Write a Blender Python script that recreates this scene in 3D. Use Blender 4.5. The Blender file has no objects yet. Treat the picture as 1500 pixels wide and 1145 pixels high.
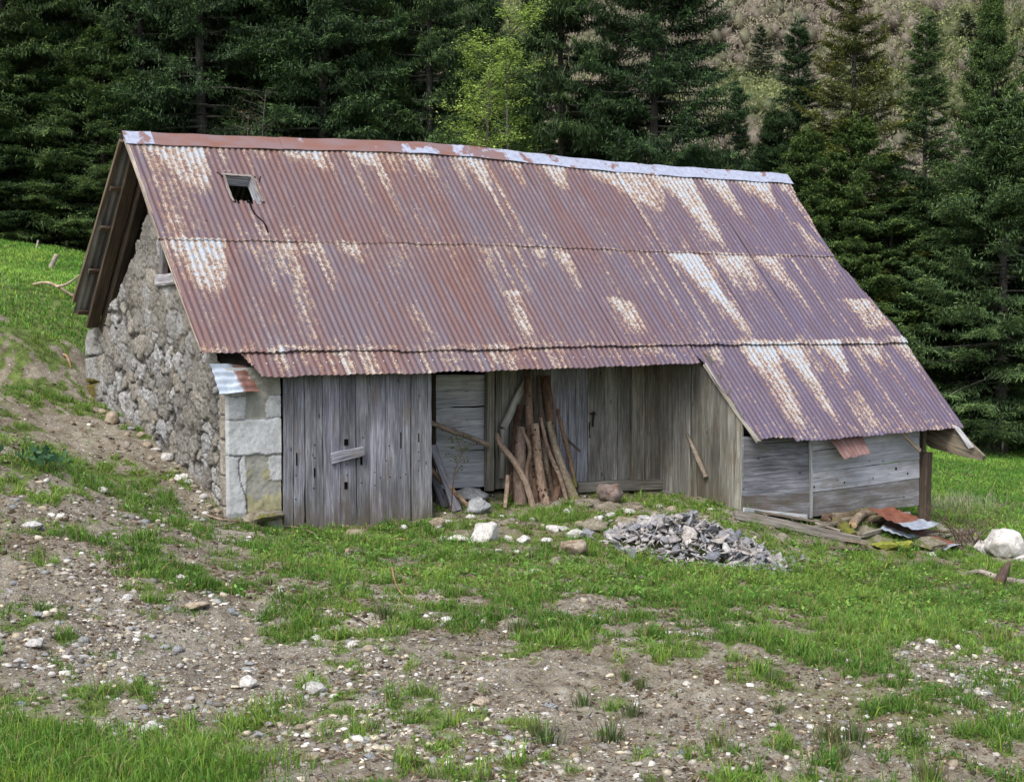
import bpy, math, random
import numpy as np
from mathutils import Vector, Matrix, kdtree
random.seed(7); RNG = np.random.default_rng(7)
C = bpy.context.scene.collection
PI = math.pi
# ------------------------------------------------------------------ camera solve (photo is 1500 x 1145)
F, CX, CY, EYE = 2256.0, 750.0, 572.5, 2.2
TH = math.atan(117.5 / F)
E = np.array([0, 0, EYE])
FW = np.array([0, math.cos(TH), -math.sin(TH)]); UP = np.array([0, math.sin(TH), math.cos(TH)]); RT = np.array([1., 0, 0])
A0 = math.radians(57.2)
U = np.array([math.sin(A0), math.cos(A0), 0]); V = np.array([-math.cos(A0), math.sin(A0), 0])
B0 = np.array([-2.9333, 15.83, 0])                 # front left corner of the barn, at the ground
def ray(px, py): return FW + RT * ((px - CX) / F) - UP * ((py - CY) / F)
def hit(px, py, p, n):
    d = ray(px, py); return E + d * (np.dot(p - E, n) / np.dot(d, n))
def loc(P): w = np.asarray(P) - B0; return np.array([w @ U, w @ V, P[2]])
def wor(q): return B0 + U * q[0] + V * q[1] + np.array([0, 0, q[2]])
def Lv(px, py, v): return loc(hit(px, py, B0 + V * v, V))     # point of the plane v = const, in barn coordinates
def Ls(px, py, s): return loc(hit(px, py, B0 + U * s, U))
TR = math.tan(math.radians(46)); RV, RZ = 2.29, 4.17
def roofz(v): return RZ - TR * abs(RV - v)
_rn = np.array([0, 0, 1.]) - TR * V
def Lr(px, py): return loc(hit(px, py, wor((0, RV, RZ)), _rn))
def at(px, py, depth):                             # world point seen at a pixel at a given distance
    d = ray(px, py); return E + d * (depth / d[1])
# ------------------------------------------------------------------ noise
def _h(i, j, s):
    n = (i.astype(np.int64) * 374761393 + j.astype(np.int64) * 668265263 + s * 974634777) & 0xffffffff
    n = ((n ^ (n >> 13)) * 1274126177) & 0xffffffff
    n = n ^ (n >> 16)
    return (n & 0xffff) / 65535.0
def vn(x, y, s=0):
    x = np.asarray(x, float); y = np.asarray(y, float)
    i = np.floor(x); j = np.floor(y); fx = x - i; fy = y - j
    fx = fx * fx * (3 - 2 * fx); fy = fy * fy * (3 - 2 * fy)
    a = _h(i, j, s); b = _h(i + 1, j, s); c = _h(i, j + 1, s); d = _h(i + 1, j + 1, s)
    return (a * (1 - fx) + b * fx) * (1 - fy) + (c * (1 - fx) + d * fx) * fy
def fbm(x, y, s=0, o=4):
    r = 0; a = .5; t = 0
    for k in range(o):
        r = r + a * vn(x * 2 ** k, y * 2 ** k, s + k * 17); t += a; a *= .5
    return r / t
# ------------------------------------------------------------------ terrain
CP = []
def cp(px, py, Z): P = at(px, py, Z); CP.append((P[0], P[1], P[2]))
def cs(s, v, z): P = wor((s, v, z)); CP.append((P[0], P[1], z))
for q in [(0, 4.55, 1.2), (0, 3.85, 1.0), (0, 2.74, .82), (0, 1.89, .62), (0, .87, .38), (0, 0, .06), (.6, 0, -.06), (2.4, 0, -.13), (2.4, .8, .0),
          (4, .8, -.02), (6.2, .8, -.12), (4, 0, -.1), (6.2, -.8, -.24), (7.4, -.85, -.38), (9.4, -.85, -.6), (9.9, 2, -.6), (9.9, 4.6, -.4),
          (5, 5.2, .5), (0, 6, 1.5), (-1.2, 4.6, 1.33), (-1, 2.5, .82), (-1, .8, .42), (-.8, -.8, .12), (2, -1.5, -.16), (4.5, -1.5, -.2),
          (5, 2.5, .1), (2, 2.5, .2), (11, -.8, -.76)]: cs(*q)
for q in [(750, 1145, 7.2), (0, 1120, 7.3), (1500, 1145, 7.8), (400, 1145, 7.2), (1100, 1145, 7.4), (0, 800, 11.8), (0, 650, 15), (0, 565, 18.3),
          (0, 505, 19.3), (100, 500, 20.3), (0, 455, 21.5), (0, 400, 26), (0, 364, 32), (115, 386, 32), (110, 440, 23), (-300, 400, 28), (-300, 700, 13),
          (400, 930, 10.6), (750, 900, 11.5), (1100, 950, 10.5), (1500, 900, 14.3), (1085, 768, 17.7), (1258, 800, 18.2), (1341, 797, 18.6), (1412, 808, 19.3), (1480, 832, 18.4), (1250, 872, 15.0), (1500, 770, 21), (1900, 800, 18), (1400, 657, 35), (1500, 666, 35), (1900, 680, 34),
          (200, 850, 11.4), (1440, 705, 27), (1600, 1000, 10)]: cp(*q)
CP += [(-8, 45, 3.5), (-14, 40, 4.5), (-22, 30, 5), (-22, 10, 3), (0, 34, 1.2), (3, 45, .8), (12, 48, -.8), (25, 45, -1.6), (25, 20, -1.0), (20, 5, -.4),
       (0, 0, .6), (-6, 2, 1.0), (8, 0, .2), (0, -10, 1), (-15, 60, 4.5), (10, 65, 0), (30, 65, -1)]
CP = np.array(CP)
def _k(r2): return .5 * r2 * np.log(r2 + 1e-9)
_n = len(CP)
_K = _k(((CP[:, None, :2] - CP[None, :, :2]) ** 2).sum(-1)) + np.eye(_n) * .02
_P = np.c_[np.ones(_n), CP[:, :2]]
_M = np.zeros((_n + 3, _n + 3)); _M[:_n, :_n] = _K; _M[:_n, _n:] = _P; _M[_n:, :_n] = _P.T
_W = np.linalg.solve(_M, np.r_[CP[:, 2], 0, 0, 0])
def tps(x, y):
    x = np.atleast_1d(np.asarray(x, float)); y = np.atleast_1d(np.asarray(y, float)); sh = x.shape
    x = x.ravel(); y = y.ravel(); out = np.empty_like(x)
    for a in range(0, len(x), 40000):
        xa, ya = x[a:a + 40000], y[a:a + 40000]
        r2 = (xa[:, None] - CP[None, :, 0]) ** 2 + (ya[:, None] - CP[None, :, 1]) ** 2
        out[a:a + 40000] = _k(r2) @ _W[:_n] + _W[_n] + xa * _W[_n + 1] + ya * _W[_n + 2]
    return out.reshape(sh)
def hgt(x, y):
    x = np.asarray(x, float); y = np.asarray(y, float)
    r = np.hypot(x, y - 20)
    z = tps(x, y)
    w = np.clip((r - 45) / 20, 0, 1)
    z = z * (1 - w) + (0.5 + -.03 * x) * w
    near = np.clip(1.4 - r / 40, 0, 1)
    return z + near * ((fbm(x * 1.3, y * 1.3, 5, 4) - .5) * .13 + (fbm(x * 7, y * 7, 9, 3) - .5) * .07)
def hz(x, y): return float(hgt(np.array([x]), np.array([y]))[0])
def gp(px, py):                                    # ground point under a pixel
    d = ray(px, py); ts = np.arange(4, 70, .05)
    P = E[None] + d[None] * ts[:, None]
    b = P[:, 2] < tps(P[:, 0], P[:, 1])
    k = int(np.argmax(b)) if b.any() else len(ts) - 1
    p = P[k]; return np.array([p[0], p[1], hz(p[0], p[1])])
# ------------------------------------------------------------------ object helpers
def tag(o, label=None, cat=None, group=None, kind=None):
    if label: o['label'] = label
    if cat: o['category'] = cat
    if group: o['group'] = group
    if kind: o['kind'] = kind
    return o
def empty(name, loc3, rz=0, **k):
    o = bpy.data.objects.new(name, None); C.objects.link(o); o.location = loc3; o.rotation_euler = (0, 0, rz); o.empty_display_size = .2
    return tag(o, **k)
def mesh_np(name, verts, quads=None, tris=None, attrs=None, smooth=False):
    me = bpy.data.meshes.new(name); verts = np.asarray(verts, np.float32)
    nq = 0 if quads is None else len(quads); nt = 0 if tris is None else len(tris)
    me.vertices.add(len(verts)); me.vertices.foreach_set('co', verts.ravel())
    li = []
    if nq: li.append(np.asarray(quads, np.int32).ravel())
    if nt: li.append(np.asarray(tris, np.int32).ravel())
    li = np.concatenate(li); me.loops.add(len(li)); me.loops.foreach_set('vertex_index', li)
    st = np.concatenate([np.arange(nq) * 4, nq * 4 + np.arange(nt) * 3]).astype(np.int32)
    me.polygons.add(nq + nt); me.polygons.foreach_set('loop_start', st)
    if smooth: me.polygons.foreach_set('use_smooth', np.ones(nq + nt, bool))
    for k, (t, a) in (attrs or {}).items():
        at_ = me.attributes.new(k, t, 'POINT')
        at_.data.foreach_set({'FLOAT': 'value', 'FLOAT_VECTOR': 'vector', 'FLOAT_COLOR': 'color'}[t], np.asarray(a, np.float32).ravel())
    me.update(calc_edges=True); me.validate(); return me
def obj(name, me, mat, parent=None, loc3=None, **k):
    o = bpy.data.objects.new(name, me); C.objects.link(o)
    if mat and not me.materials: me.materials.append(mat)
    if parent: o.parent = parent
    if loc3 is not None: o.location = loc3
    return tag(o, **k)
def nrm(a): a = np.asarray(a, float); return a / (np.linalg.norm(a) + 1e-12)
class MB:
    def __init__(s): s.v = []; s.f = []; s.g = []; s.c = []; s.n = 0; s.sm = []
    def add(s, v, f, g, c, smooth=False):
        v = np.asarray(v, float); b = s.n
        s.v.append(v); s.g.append(np.asarray(g, float)); s.c.append(np.broadcast_to(np.asarray(c, float), (len(v), 4)).copy()); s.n += len(v)
        for q in f: s.f.append([b + i for i in q]); s.sm.append(smooth)
    def board(s, p0, p1, w, t, wd, seg=6, tone=(1, 1, 1), damp=(0, 0), jit=.004, taper=1.0, slit=None, endj=0):
        """a sawn board from p0 to p1; wd = direction of its width"""
        p0 = np.asarray(p0, float); p1 = np.asarray(p1, float); ax = nrm(p1 - p0); wd = nrm(np.asarray(wd, float) - ax * (np.asarray(wd, float) @ ax)); nd = np.cross(ax, wd)
        L = np.linalg.norm(p1 - p0); ch = min(t, w) * .12; off = RNG.uniform(0, 50, 3); V_ = []; G = []; Cc = []
        ph = RNG.uniform(0, 9, 4)
        for i in range(seg + 1):
            k = i / seg; ww = w * (1 + (taper - 1) * k) / 2; c = p0 + ax * L * k + wd * jit * math.sin(ph[0] + 5 * k) + nd * jit * math.sin(ph[1] + 4 * k)
            w1 = ww + RNG.uniform(-1, 1) * jit; w2 = ww + RNG.uniform(-1, 1) * jit; h = t / 2
            for j, (a, b) in enumerate([(-w1, -h + ch), (-w1 + ch, -h), (w2 - ch, -h), (w2, -h + ch), (w2, h - ch), (w2 - ch, h), (-w1 + ch, h), (-w1, h - ch)]):
                e = endj * RNG.uniform(-1, 1) if (i in (0, seg)) else 0
                V_.append(c + wd * a + nd * b + ax * e); G.append((a + off[0], b + off[1], k * L + off[2]))
                Cc.append((*tone, damp[0] * (1 - k) + damp[1] * k))
        f = []
        for i in range(seg):
            for j in range(8):
                a = i * 8 + j; b = i * 8 + (j + 1) % 8; f.append((a, b, b + 8, a + 8))
        f.append(tuple(range(7, -1, -1))); f.append(tuple(seg * 8 + j for j in range(8)))
        s.add(V_, f, G, Cc)
    def box(s, c, ax, hs, tone=(1, 1, 1)):
        c = np.asarray(c, float); V_ = []; G = []; off = RNG.uniform(0, 50, 3)
        for i in (-1, 1):
            for j in (-1, 1):
                for k in (-1, 1):
                    V_.append(c + np.asarray(ax[0]) * hs[0] * i + np.asarray(ax[1]) * hs[1] * j + np.asarray(ax[2]) * hs[2] * k); G.append(off + [i * hs[0], j * hs[1], k * hs[2]])
        s.add(V_, [(0, 1, 3, 2), (4, 6, 7, 5), (0, 4, 5, 1), (2, 3, 7, 6), (0, 2, 6, 4), (1, 5, 7, 3)], G, (*tone, 0))
    def log(s, pts, rad, n=12, tone=(1, 1, 1), rough=.08, sub=6, nubs=0, endtone=(1.5, 1.35, 1.1), damp=(0, 0)):
        pts = [np.asarray(p, float) for p in pts]; P = []; R = []
        m = len(pts)
        for i in range(m - 1):
            a = pts[max(i - 1, 0)]; b = pts[i]; c = pts[i + 1]; d = pts[min(i + 2, m - 1)]
            for k in range(sub):
                t = k / sub; P.append(.5 * (2 * b + (c - a) * t + (2 * a - 5 * b + 4 * c - d) * t * t + (3 * b - a - 3 * c + d) * t ** 3)); R.append(rad[i] * (1 - t) + rad[i + 1] * t)
        P.append(pts[-1]); R.append(rad[-1]); P = np.array(P); R = np.array(R); K = len(P)
        T = np.gradient(P, axis=0); x = nrm(np.cross(T[0], [0.3, .2, 1])) ; off = RNG.uniform(0, 50, 3)
        V_ = []; G = []; Cc = []; d = 0; fr = []
        for i in range(K):
            t = nrm(T[i]); x = nrm(x - t * (x @ t)); y = np.cross(t, x); fr.append((x, y, t))
            if i: d += np.linalg.norm(P[i] - P[i - 1])
            for j in range(n):
                a = 2 * PI * j / n; r = R[i] * (1 + rough * float(fbm(np.array([j * .9 + off[0] + (i % 1)]), np.array([d * 3 / max(R[i] * 20, .5) + i * .35]), int(off[1]), 2)[0] * 2 - 1))
                V_.append(P[i] + (x * math.cos(a) + y * math.sin(a)) * r); G.append((math.cos(a) * R[i] + off[0], math.sin(a) * R[i] + off[1], d + off[2]))
                k = i / (K - 1); Cc.append((*tone, damp[0] * (1 - k) + damp[1] * k))
        f = [(i * n + j, i * n + (j + 1) % n, (i + 1) * n + (j + 1) % n, (i + 1) * n + j) for i in range(K - 1) for j in range(n)]
        s.add(V_, f, G, Cc, True)
        for e, sgn in ((0, -1), (K - 1, 1)):
            ring = [V_[e * n + j] for j in range(n)]; c = P[e] + nrm(T[e]) * sgn * R[e] * .08
            s.add(ring + [c], [(j, (j + 1) % n, n) if sgn > 0 else ((j + 1) % n, j, n) for j in range(n)], [G[e * n + j] for j in range(n)] + [(off[0], off[1], off[2])],
                  (tone[0] * endtone[0], tone[1] * endtone[1], tone[2] * endtone[2], 0))
        for _ in range(nubs):
            i = RNG.integers(1, K - 1); a = RNG.uniform(0, 2 * PI); x, y, t = fr[i]; o = x * math.cos(a) + y * math.sin(a)
            q = P[i] + o * R[i] * .85; r = R[i] * RNG.uniform(.12, .25) + .003; tip = q + (o + t * RNG.uniform(-.3, .5)) * R[i] * RNG.uniform(.4, .8)
            b1 = nrm(np.cross(o, t)); b2 = nrm(np.cross(o, b1)); rr = []
            for z, sc in ((q, 1), (tip, .6)):
                for j in range(5): rr.append(z + (b1 * math.cos(j * 1.2566) + b2 * math.sin(j * 1.2566)) * r * sc)
            s.add(rr, [(j, (j + 1) % 5, 5 + (j + 1) % 5, 5 + j) for j in range(5)] + [(5, 6, 7, 8, 9)], [(off[0] + k_ * .01, off[1], off[2]) for k_ in range(10)], (tone[0] * .6, tone[1] * .55, tone[2] * .5, 0))
    def plate(s, poly, nd, t, tone=(1, 1, 1), grain=None, damp=0):
        """flat polygon extruded by t along nd"""
        poly = [np.asarray(p, float) for p in poly]; nd = nrm(nd); n = len(poly); off = RNG.uniform(0, 50, 3)
        g = nrm(grain) if grain is not None else nrm(poly[1] - poly[0]); w = np.cross(nd, g)
        V_ = poly + [p + nd * t for p in poly]; G = [(p @ w + off[0], p @ nd + off[1], p @ g + off[2]) for p in V_]
        s.add(V_, [tuple(range(n)), tuple(range(2 * n - 1, n - 1, -1))] + [(i, i + n, (i + 1) % n + n, (i + 1) % n) for i in range(n)], G, (*tone, damp))
    def mesh(s, name, origin=None):
        v = np.concatenate(s.v); 
        if origin is not None: v = v - np.asarray(origin)
        me = bpy.data.meshes.new(name); me.from_pydata(v.tolist(), [], s.f)
        me.polygons.foreach_set('use_smooth', s.sm)
        a = me.attributes.new('guv', 'FLOAT_VECTOR', 'POINT'); a.data.foreach_set('vector', np.concatenate(s.g).astype(np.float32).ravel())
        a = me.attributes.new('tone', 'FLOAT_COLOR', 'POINT'); a.data.foreach_set('color', np.concatenate(s.c).astype(np.float32).ravel())
        me.update(); return me
    def build(s, name, mat, parent=None, origin=None, **k):
        o = obj(name, s.mesh(name, origin), mat, parent, **k)
        if origin is not None: o.location = origin
        return o
# ------------------------------------------------------------------ material helpers
class NT:
    def __init__(s, name):
        s.m = bpy.data.materials.new(name); s.m.use_nodes = True; s.t = s.m.node_tree; s.t.nodes.clear()
        s.out = s.t.nodes.new('ShaderNodeOutputMaterial')
    def n(s, ty, **k):
        nd = s.t.nodes.new('ShaderNode' + ty)
        for a, b in k.items():
            if a.startswith('i_'):
                key = a[2:]; key = int(key) if key.isdigit() else key.replace('_', ' ')
                s.set(nd.inputs[key], b)
            else: setattr(nd, a, b)
        return nd
    def set(s, inp, b):
        if isinstance(b, bpy.types.Node): b = b.outputs[0]
        if isinstance(b, bpy.types.NodeSocket): s.t.links.new(b, inp)
        else: inp.default_value = b
    def math(s, op, a, b=None, c=None, clamp=False):
        nd = s.n('Math', operation=op, use_clamp=clamp); s.set(nd.inputs[0], a)
        if b is not None: s.set(nd.inputs[1], b)
        if c is not None: s.set(nd.inputs[2], c)
        return nd.outputs[0]
    def vmul(s, a, b): nd = s.n('VectorMath', operation='MULTIPLY'); s.set(nd.inputs[0], a); s.set(nd.inputs[1], b); return nd.outputs[0]
    def attr(s, name): return s.n('Attribute', attribute_name=name)
    def noise(s, vec, scale, detail=4, rough=.55, dist=0): return s.n('TexNoise', i_Vector=vec, i_Scale=scale, i_Detail=detail, i_Roughness=rough, i_Distortion=dist).outputs['Fac']
    def ramp(s, fac, stops, interp='LINEAR'):
        nd = s.n('ValToRGB'); s.set(nd.inputs[0], fac); cr = nd.color_ramp; cr.interpolation = interp
        while len(cr.elements) < len(stops): cr.elements.new(.5)
        for e, (p, c) in zip(cr.elements, stops): e.position = p; e.color = (*c, 1) if len(c) == 3 else c
        return nd.outputs[0]
    def mix(s, fac, a, b, mode='MIX'):
        nd = s.n('Mix', data_type='RGBA', blend_type=mode, clamp_factor=True)
        for i, q in ((0, fac), (6, a), (7, b)):
            if isinstance(q, tuple) and len(q) == 3: q = (*q, 1)
            s.set(nd.inputs[i], q)
        return nd.outputs[2]
    def mr(s, v, a, b, c=0, d=1, smooth=True):
        nd = s.n('MapRange', interpolation_type='SMOOTHSTEP' if smooth else 'LINEAR'); s.set(nd.inputs[0], v)
        for i, q in ((1, a), (2, b), (3, c), (4, d)): s.set(nd.inputs[i], q)
        return nd.outputs[0]
    def bump(s, h, strength=.5, dist=.01, normal=None):
        nd = s.n('Bump', i_Strength=strength, i_Distance=dist, i_Height=h)
        if normal is not None: s.set(nd.inputs['Normal'], normal)
        return nd.outputs[0]
    def pbr(s, col, rough=.8, normal=None, spec=.3, metal=0, transl=None):
        b = s.n('BsdfPrincipled'); 
        s.set(b.inputs['Base Color'], (*col, 1) if isinstance(col, tuple) else col); s.set(b.inputs['Roughness'], rough); b.inputs['Specular IOR Level'].default_value = spec
        s.set(b.inputs['Metallic'], metal)
        if normal is not None: s.set(b.inputs['Normal'], normal)
        o = b.outputs[0]
        if transl:
            t = s.n('BsdfTranslucent'); s.set(t.inputs[0], col); mx = s.n('MixShader', i_Fac=transl); s.set(mx.inputs[1], o); s.set(mx.inputs[2], t.outputs[0]); o = mx.outputs[0]
        s.t.links.new(o, s.out.inputs[0]); return s.m
def wood_mat(name, dark, mid, light, brown=(.16, .11, .07), moss=.3, streak=1.0, bump=.6):
    m = NT(name); g = m.attr('guv').outputs['Vector']; tn = m.attr('tone')
    fine = m.noise(m.vmul(g, (150, 150, 5)), 1, 5, .65, .3); mid_ = m.noise(m.vmul(g, (38, 38, 1.6)), 1, 4, .6, .8); big = m.noise(m.vmul(g, (5, 5, 1.3)), 1, 3, .6)
    f = m.math('ADD', m.math('MULTIPLY', fine, .42), m.math('ADD', m.math('MULTIPLY', mid_, .38), m.math('MULTIPLY', big, .28)))
    col = m.ramp(f, [(.33, dark), (.47, tuple((a + b) / 2 for a, b in zip(dark, mid))), (.55, mid), (.70, light)])
    patch = m.mr(m.noise(m.vmul(g, (3, 3, 2.2)), 1, 4, .7), .52, .68)
    col = m.mix(m.math('MULTIPLY', patch, .45), col, brown)
    kn = m.n('TexVoronoi', i_Vector=m.vmul(g, (7, 7, 2.6)), i_Scale=1, i_Randomness=1); k = m.mr(kn.outputs['Distance'], .03, .11, 1, 0)
    col = m.mix(m.math('MULTIPLY', k, .75), col, tuple(c * .25 for c in dark))
    col = m.mix(1, col, tn.outputs['Color'], 'MULTIPLY')
    dp = m.mr(m.math('ADD', tn.outputs['Alpha'], m.math('MULTIPLY', m.math('SUBTRACT', m.noise(m.vmul(g, (14, 14, 3)), 1, 5, .7), .5), 1.3)), .5, 1.15)
    dcol = m.mix(m.mr(m.noise(m.vmul(g, (9, 9, 4)), 1, 5, .7), .4, .75, 0, .75), tuple(c * .62 for c in brown), (.055, .06, .025) if moss else (.07, .05, .04))
    col = m.mix(m.math('MULTIPLY', dp, .8), col, dcol)
    crack = m.mr(m.noise(m.vmul(g, (60, 60, 1.1)), 1, 2, .5, .2), .28, .36, 0, 1)
    col = m.mix(m.math('MULTIPLY', m.math('SUBTRACT', 1, crack), .75), col, tuple(c * .2 for c in dark))
    h = m.math('ADD', f, m.math('MULTIPLY', crack, .6))
    return m.pbr(col, .85, m.bump(h, bump, .006), .2)
M = {}
M['plank'] = wood_mat('weathered_grey_plank', (.042, .042, .05), (.175, .178, .20), (.44, .445, .49), (.17, .13, .09))
M['plank_warm'] = wood_mat('warm_grey_plank', (.05, .045, .04), (.19, .182, .165), (.42, .41, .38), (.15, .11, .065))  # warmer, yellow-grey board tone
M['plank_pale'] = wood_mat('silver_plank', (.15, .155, .165), (.32, .33, .36), (.52, .53, .57), (.17, .14, .11), bump=.4)
M['timber'] = wood_mat('brown_timber', (.03, .025, .02), (.088, .072, .057), (.20, .17, .135), (.10, .075, .05))
def bark_mat(name, dark, mid, light, moss=0.0):
    m = NT(name); g = m.attr('guv').outputs['Vector']; tn = m.attr('tone')
    a = m.noise(m.vmul(g, (34, 34, 16)), 1, 7, .8, .7); b = m.noise(m.vmul(g, (5, 5, 2.5)), 1, 3, .6)
    v = m.n('TexVoronoi', i_Vector=m.vmul(g, (40, 40, 22)), i_Scale=1).outputs['Distance']
    f = m.math('ADD', m.math('MULTIPLY', a, .6), m.math('MULTIPLY', b, .45))
    col = m.ramp(f, [(.36, dark), (.52, mid), (.7, light)])
    col = m.mix(m.mr(v, .0, .18, .7, 0), col, tuple(c * .35 for c in dark))
    col = m.mix(1, col, tn.outputs['Color'], 'MULTIPLY')
    dp = m.mr(m.math('ADD', tn.outputs['Alpha'], m.math('MULTIPLY', m.math('SUBTRACT', m.noise(g, 9, 4), .5), .9)), .45, .8)
    col = m.mix(dp, col, (.13, .14, .03))
    return m.pbr(col, .9, m.bump(m.math('ADD', f, m.math('MULTIPLY', v, .5)), 1.0, .02), .15)
M['bark'] = bark_mat('red_brown_bark', (.035, .026, .02), (.14, .104, .083), (.34, .27, .22))
M['greybark'] = bark_mat('grey_debarked', (.06, .05, .04), (.19, .16, .135), (.38, .34, .30))
M['trunk'] = bark_mat('grey_tree_trunk', (.022, .02, .018), (.065, .06, .055), (.17, .165, .155))
def rock_mat(name, dark, mid, light, stain=(.2, .12, .06), st=.3, moss=.35, island=False):
    m = NT(name); tc = m.n('TexCoord').outputs['Object']; oi = m.n('ObjectInfo').outputs['Random']
    if island: oi = m.math('FRACT', m.math('ADD', oi, m.n('NewGeometry').outputs['Random Per Island']))
    p = m.n('VectorMath', operation='ADD'); m.set(p.inputs[0], tc); cb = m.n('CombineXYZ'); m.set(cb.inputs[0], m.math('MULTIPLY', oi, 37)); m.set(cb.inputs[1], m.math('MULTIPLY', oi, 11)); m.set(p.inputs[1], cb.outputs[0]); p = p.outputs[0]
    a = m.noise(p, 3.2, 6, .68); b = m.noise(p, 14, 4, .7)
    col = m.ramp(m.math('ADD', m.math('MULTIPLY', a, .65), m.math('MULTIPLY', b, .35)), [(.34, dark), (.48, mid), (.6, light)])
    col = m.mix(m.math('MULTIPLY', m.mr(m.noise(p, 1.9, 4, .6), .54, .66), st), col, stain)
    nz = m.n('SeparateXYZ', i_0=m.n('NewGeometry').outputs['Position']); 
    low = m.mr(m.math('ADD', m.n('SeparateXYZ', i_0=tc).outputs[2], m.math('MULTIPLY', m.noise(p, 4, 3), .8)), -.05, .35, 1, 0)
    col = m.mix(m.math('MULTIPLY', low, moss), col, (.075, .075, .03))
    col = m.mix(1, col, m.ramp(oi, [(0, (.82, .82, .82)), (1, (1.1, 1.08, 1.05))]) if not island else m.ramp(oi, [(0, (.42, .45, .52)), (.3, (.8, .8, .84)), (.5, (1.05, .97, .88)), (.75, (.75, .72, .7)), (1, (1.25, 1.22, 1.2))]), 'MULTIPLY')
    return m.pbr(col, .85, m.bump(m.math('ADD', a, m.math('MULTIPLY', b, .5)), .7, .03), .25)
M['limestone'] = rock_mat('white_limestone', (.24, .22, .20), (.52, .50, .48), (.72, .70, .68), (.28, .2, .13), .3)
M['greystone'] = rock_mat('grey_stone', (.13, .135, .14), (.27, .28, .29), (.40, .41, .42), (.2, .17, .12), .3)
M['tanstone'] = rock_mat('tan_stone', (.16, .12, .085), (.33, .27, .20), (.48, .42, .34), (.25, .12, .05), .6)
M['redstone'] = rock_mat('dark_reddish_stone', (.06, .045, .04), (.15, .12, .11), (.24, .2, .185), (.13, .05, .03), .8)
M['brightmoss'] = rock_mat('bright_moss_stone', (.06, .07, .012), (.19, .21, .03), (.30, .32, .06), (.12, .10, .05), .4, .2)
M['mossstone'] = rock_mat('mossy_stone', (.08, .065, .04), (.19, .165, .12), (.32, .29, .24), (.12, .125, .02), .9, .9)
M['slate'] = rock_mat('broken_slate', (.16, .16, .165), (.32, .315, .32), (.52, .51, .50), (.33, .28, .23), .4, .0, True)
def leaf_mat(name, transl=.3, rough=.6, mul=(1, 1, 1)):
    m = NT(name); c = m.mix(1, m.attr('Col').outputs['Color'], mul, 'MULTIPLY')
    oi = m.n('ObjectInfo').outputs['Random']
    c = m.mix(1, c, m.ramp(oi, [(0, (.62, .70, .74)), (.5, (1, 1, 1)), (1, (1.4, 1.28, 1.0))]), 'MULTIPLY')
    return m.pbr(c, rough, None, .25, 0, transl)
M['needles'] = leaf_mat('conifer_needles', .15, .6, (1.06, .92, 1.1))
M['leaves'] = leaf_mat('soft_leaves', .35, .5)
m = NT('black_void'); M['void'] = m.pbr((.006, .006, .006), 1, None, 0)  # flat black standing in for the darkness of holes and the interior
# ================================================================== BARN
barn = empty('barn', tuple(B0), math.radians(90) - A0, label='old stone and plank mountain barn under a rusty corrugated iron roof', cat='barn')
CA, SA = math.cos(math.radians(46)), math.sin(math.radians(46)); PITCH = .076
def hump(s, v): return .10 * np.exp(-((s - 3.7) / 2.3) ** 2) * np.clip(v / RV, 0, 1) ** 1.5
m = NT('rusty_corrugated_iron')
rf = m.n('SeparateXYZ', i_0=m.attr('roof').outputs['Vector']); S_, D_, R_ = rf.outputs[0], rf.outputs[1], rf.outputs[2]; wear = m.attr('wear').outputs['Fac']; co = m.attr('corr').outputs['Fac']
cb = m.n('CombineXYZ'); m.set(cb.inputs[0], S_); m.set(cb.inputs[1], D_); P_ = cb.outputs[0]
st1 = m.noise(m.vmul(P_, (14, .9, 1)), 1, 4, .6, .3); st2 = m.noise(m.vmul(P_, (2.2, .7, 1)), 1, 4, .6); sp = m.noise(m.vmul(P_, (60, 45, 1)), 1, 4, .7); st3 = m.noise(m.vmul(P_, (45, 2, 1)), 1, 3, .6)
f = m.math('ADD', m.math('MULTIPLY', st1, .5), m.math('ADD', m.math('MULTIPLY', st2, .35), m.math('ADD', m.math('MULTIPLY', R_, .08), .04)))
base = m.ramp(f, [(.30, (.135, .056, .046)), (.42, (.135, .072, .068)), (.52, (.122, .083, .095)), (.62, (.115, .098, .128)), (.74, (.155, .15, .205))])
base = m.mix(m.mr(m.math('ADD', S_, m.math('MULTIPLY', D_, .8)), 5, 10.5, 0, .8), base, m.ramp(st1, [(.3, (.085, .060, .085)), (.7, (.095, .088, .165))]))
base = m.mix(m.math('MULTIPLY', m.mr(sp, .56, .7), .5), base, (.24, .11, .06))
base = m.mix(m.math('MULTIPLY', m.mr(st3, .56, .7), .4), base, (.25, .22, .24))
base = m.mix(m.mr(co, -1, .3, .38, 0), base, (.10, .065, .06))
# flaking cells: rows of small cells left by the flaking zinc
wob = m.noise(m.vmul(P_, (20, 20, 1)), 1, 2, .5)
cx_ = m.math('DIVIDE', m.math('ADD', S_, m.math('MULTIPLY', wob, .03)), PITCH / 2)
cy_ = m.math('ADD', m.math('DIVIDE', m.math('ADD', D_, m.math('MULTIPLY', wob, .07)), .035), m.math('MULTIPLY', m.math('FLOOR', cx_), .37))
fl = m.n('CombineXYZ'); m.set(fl.inputs[0], m.math('FLOOR', cx_)); m.set(fl.inputs[1], m.math('FLOOR', cy_))
wn = m.n('TexWhiteNoise', noise_dimensions='2D', i_Vector=fl).outputs['Value']
bx_ = m.math('ABSOLUTE', m.math('SUBTRACT', m.math('FRACT', cx_), .5)); by_ = m.math('ABSOLUTE', m.math('SUBTRACT', m.math('FRACT', cy_), .5))
bord = m.mr(m.math('MAXIMUM', bx_, by_), .28, .48)
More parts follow.
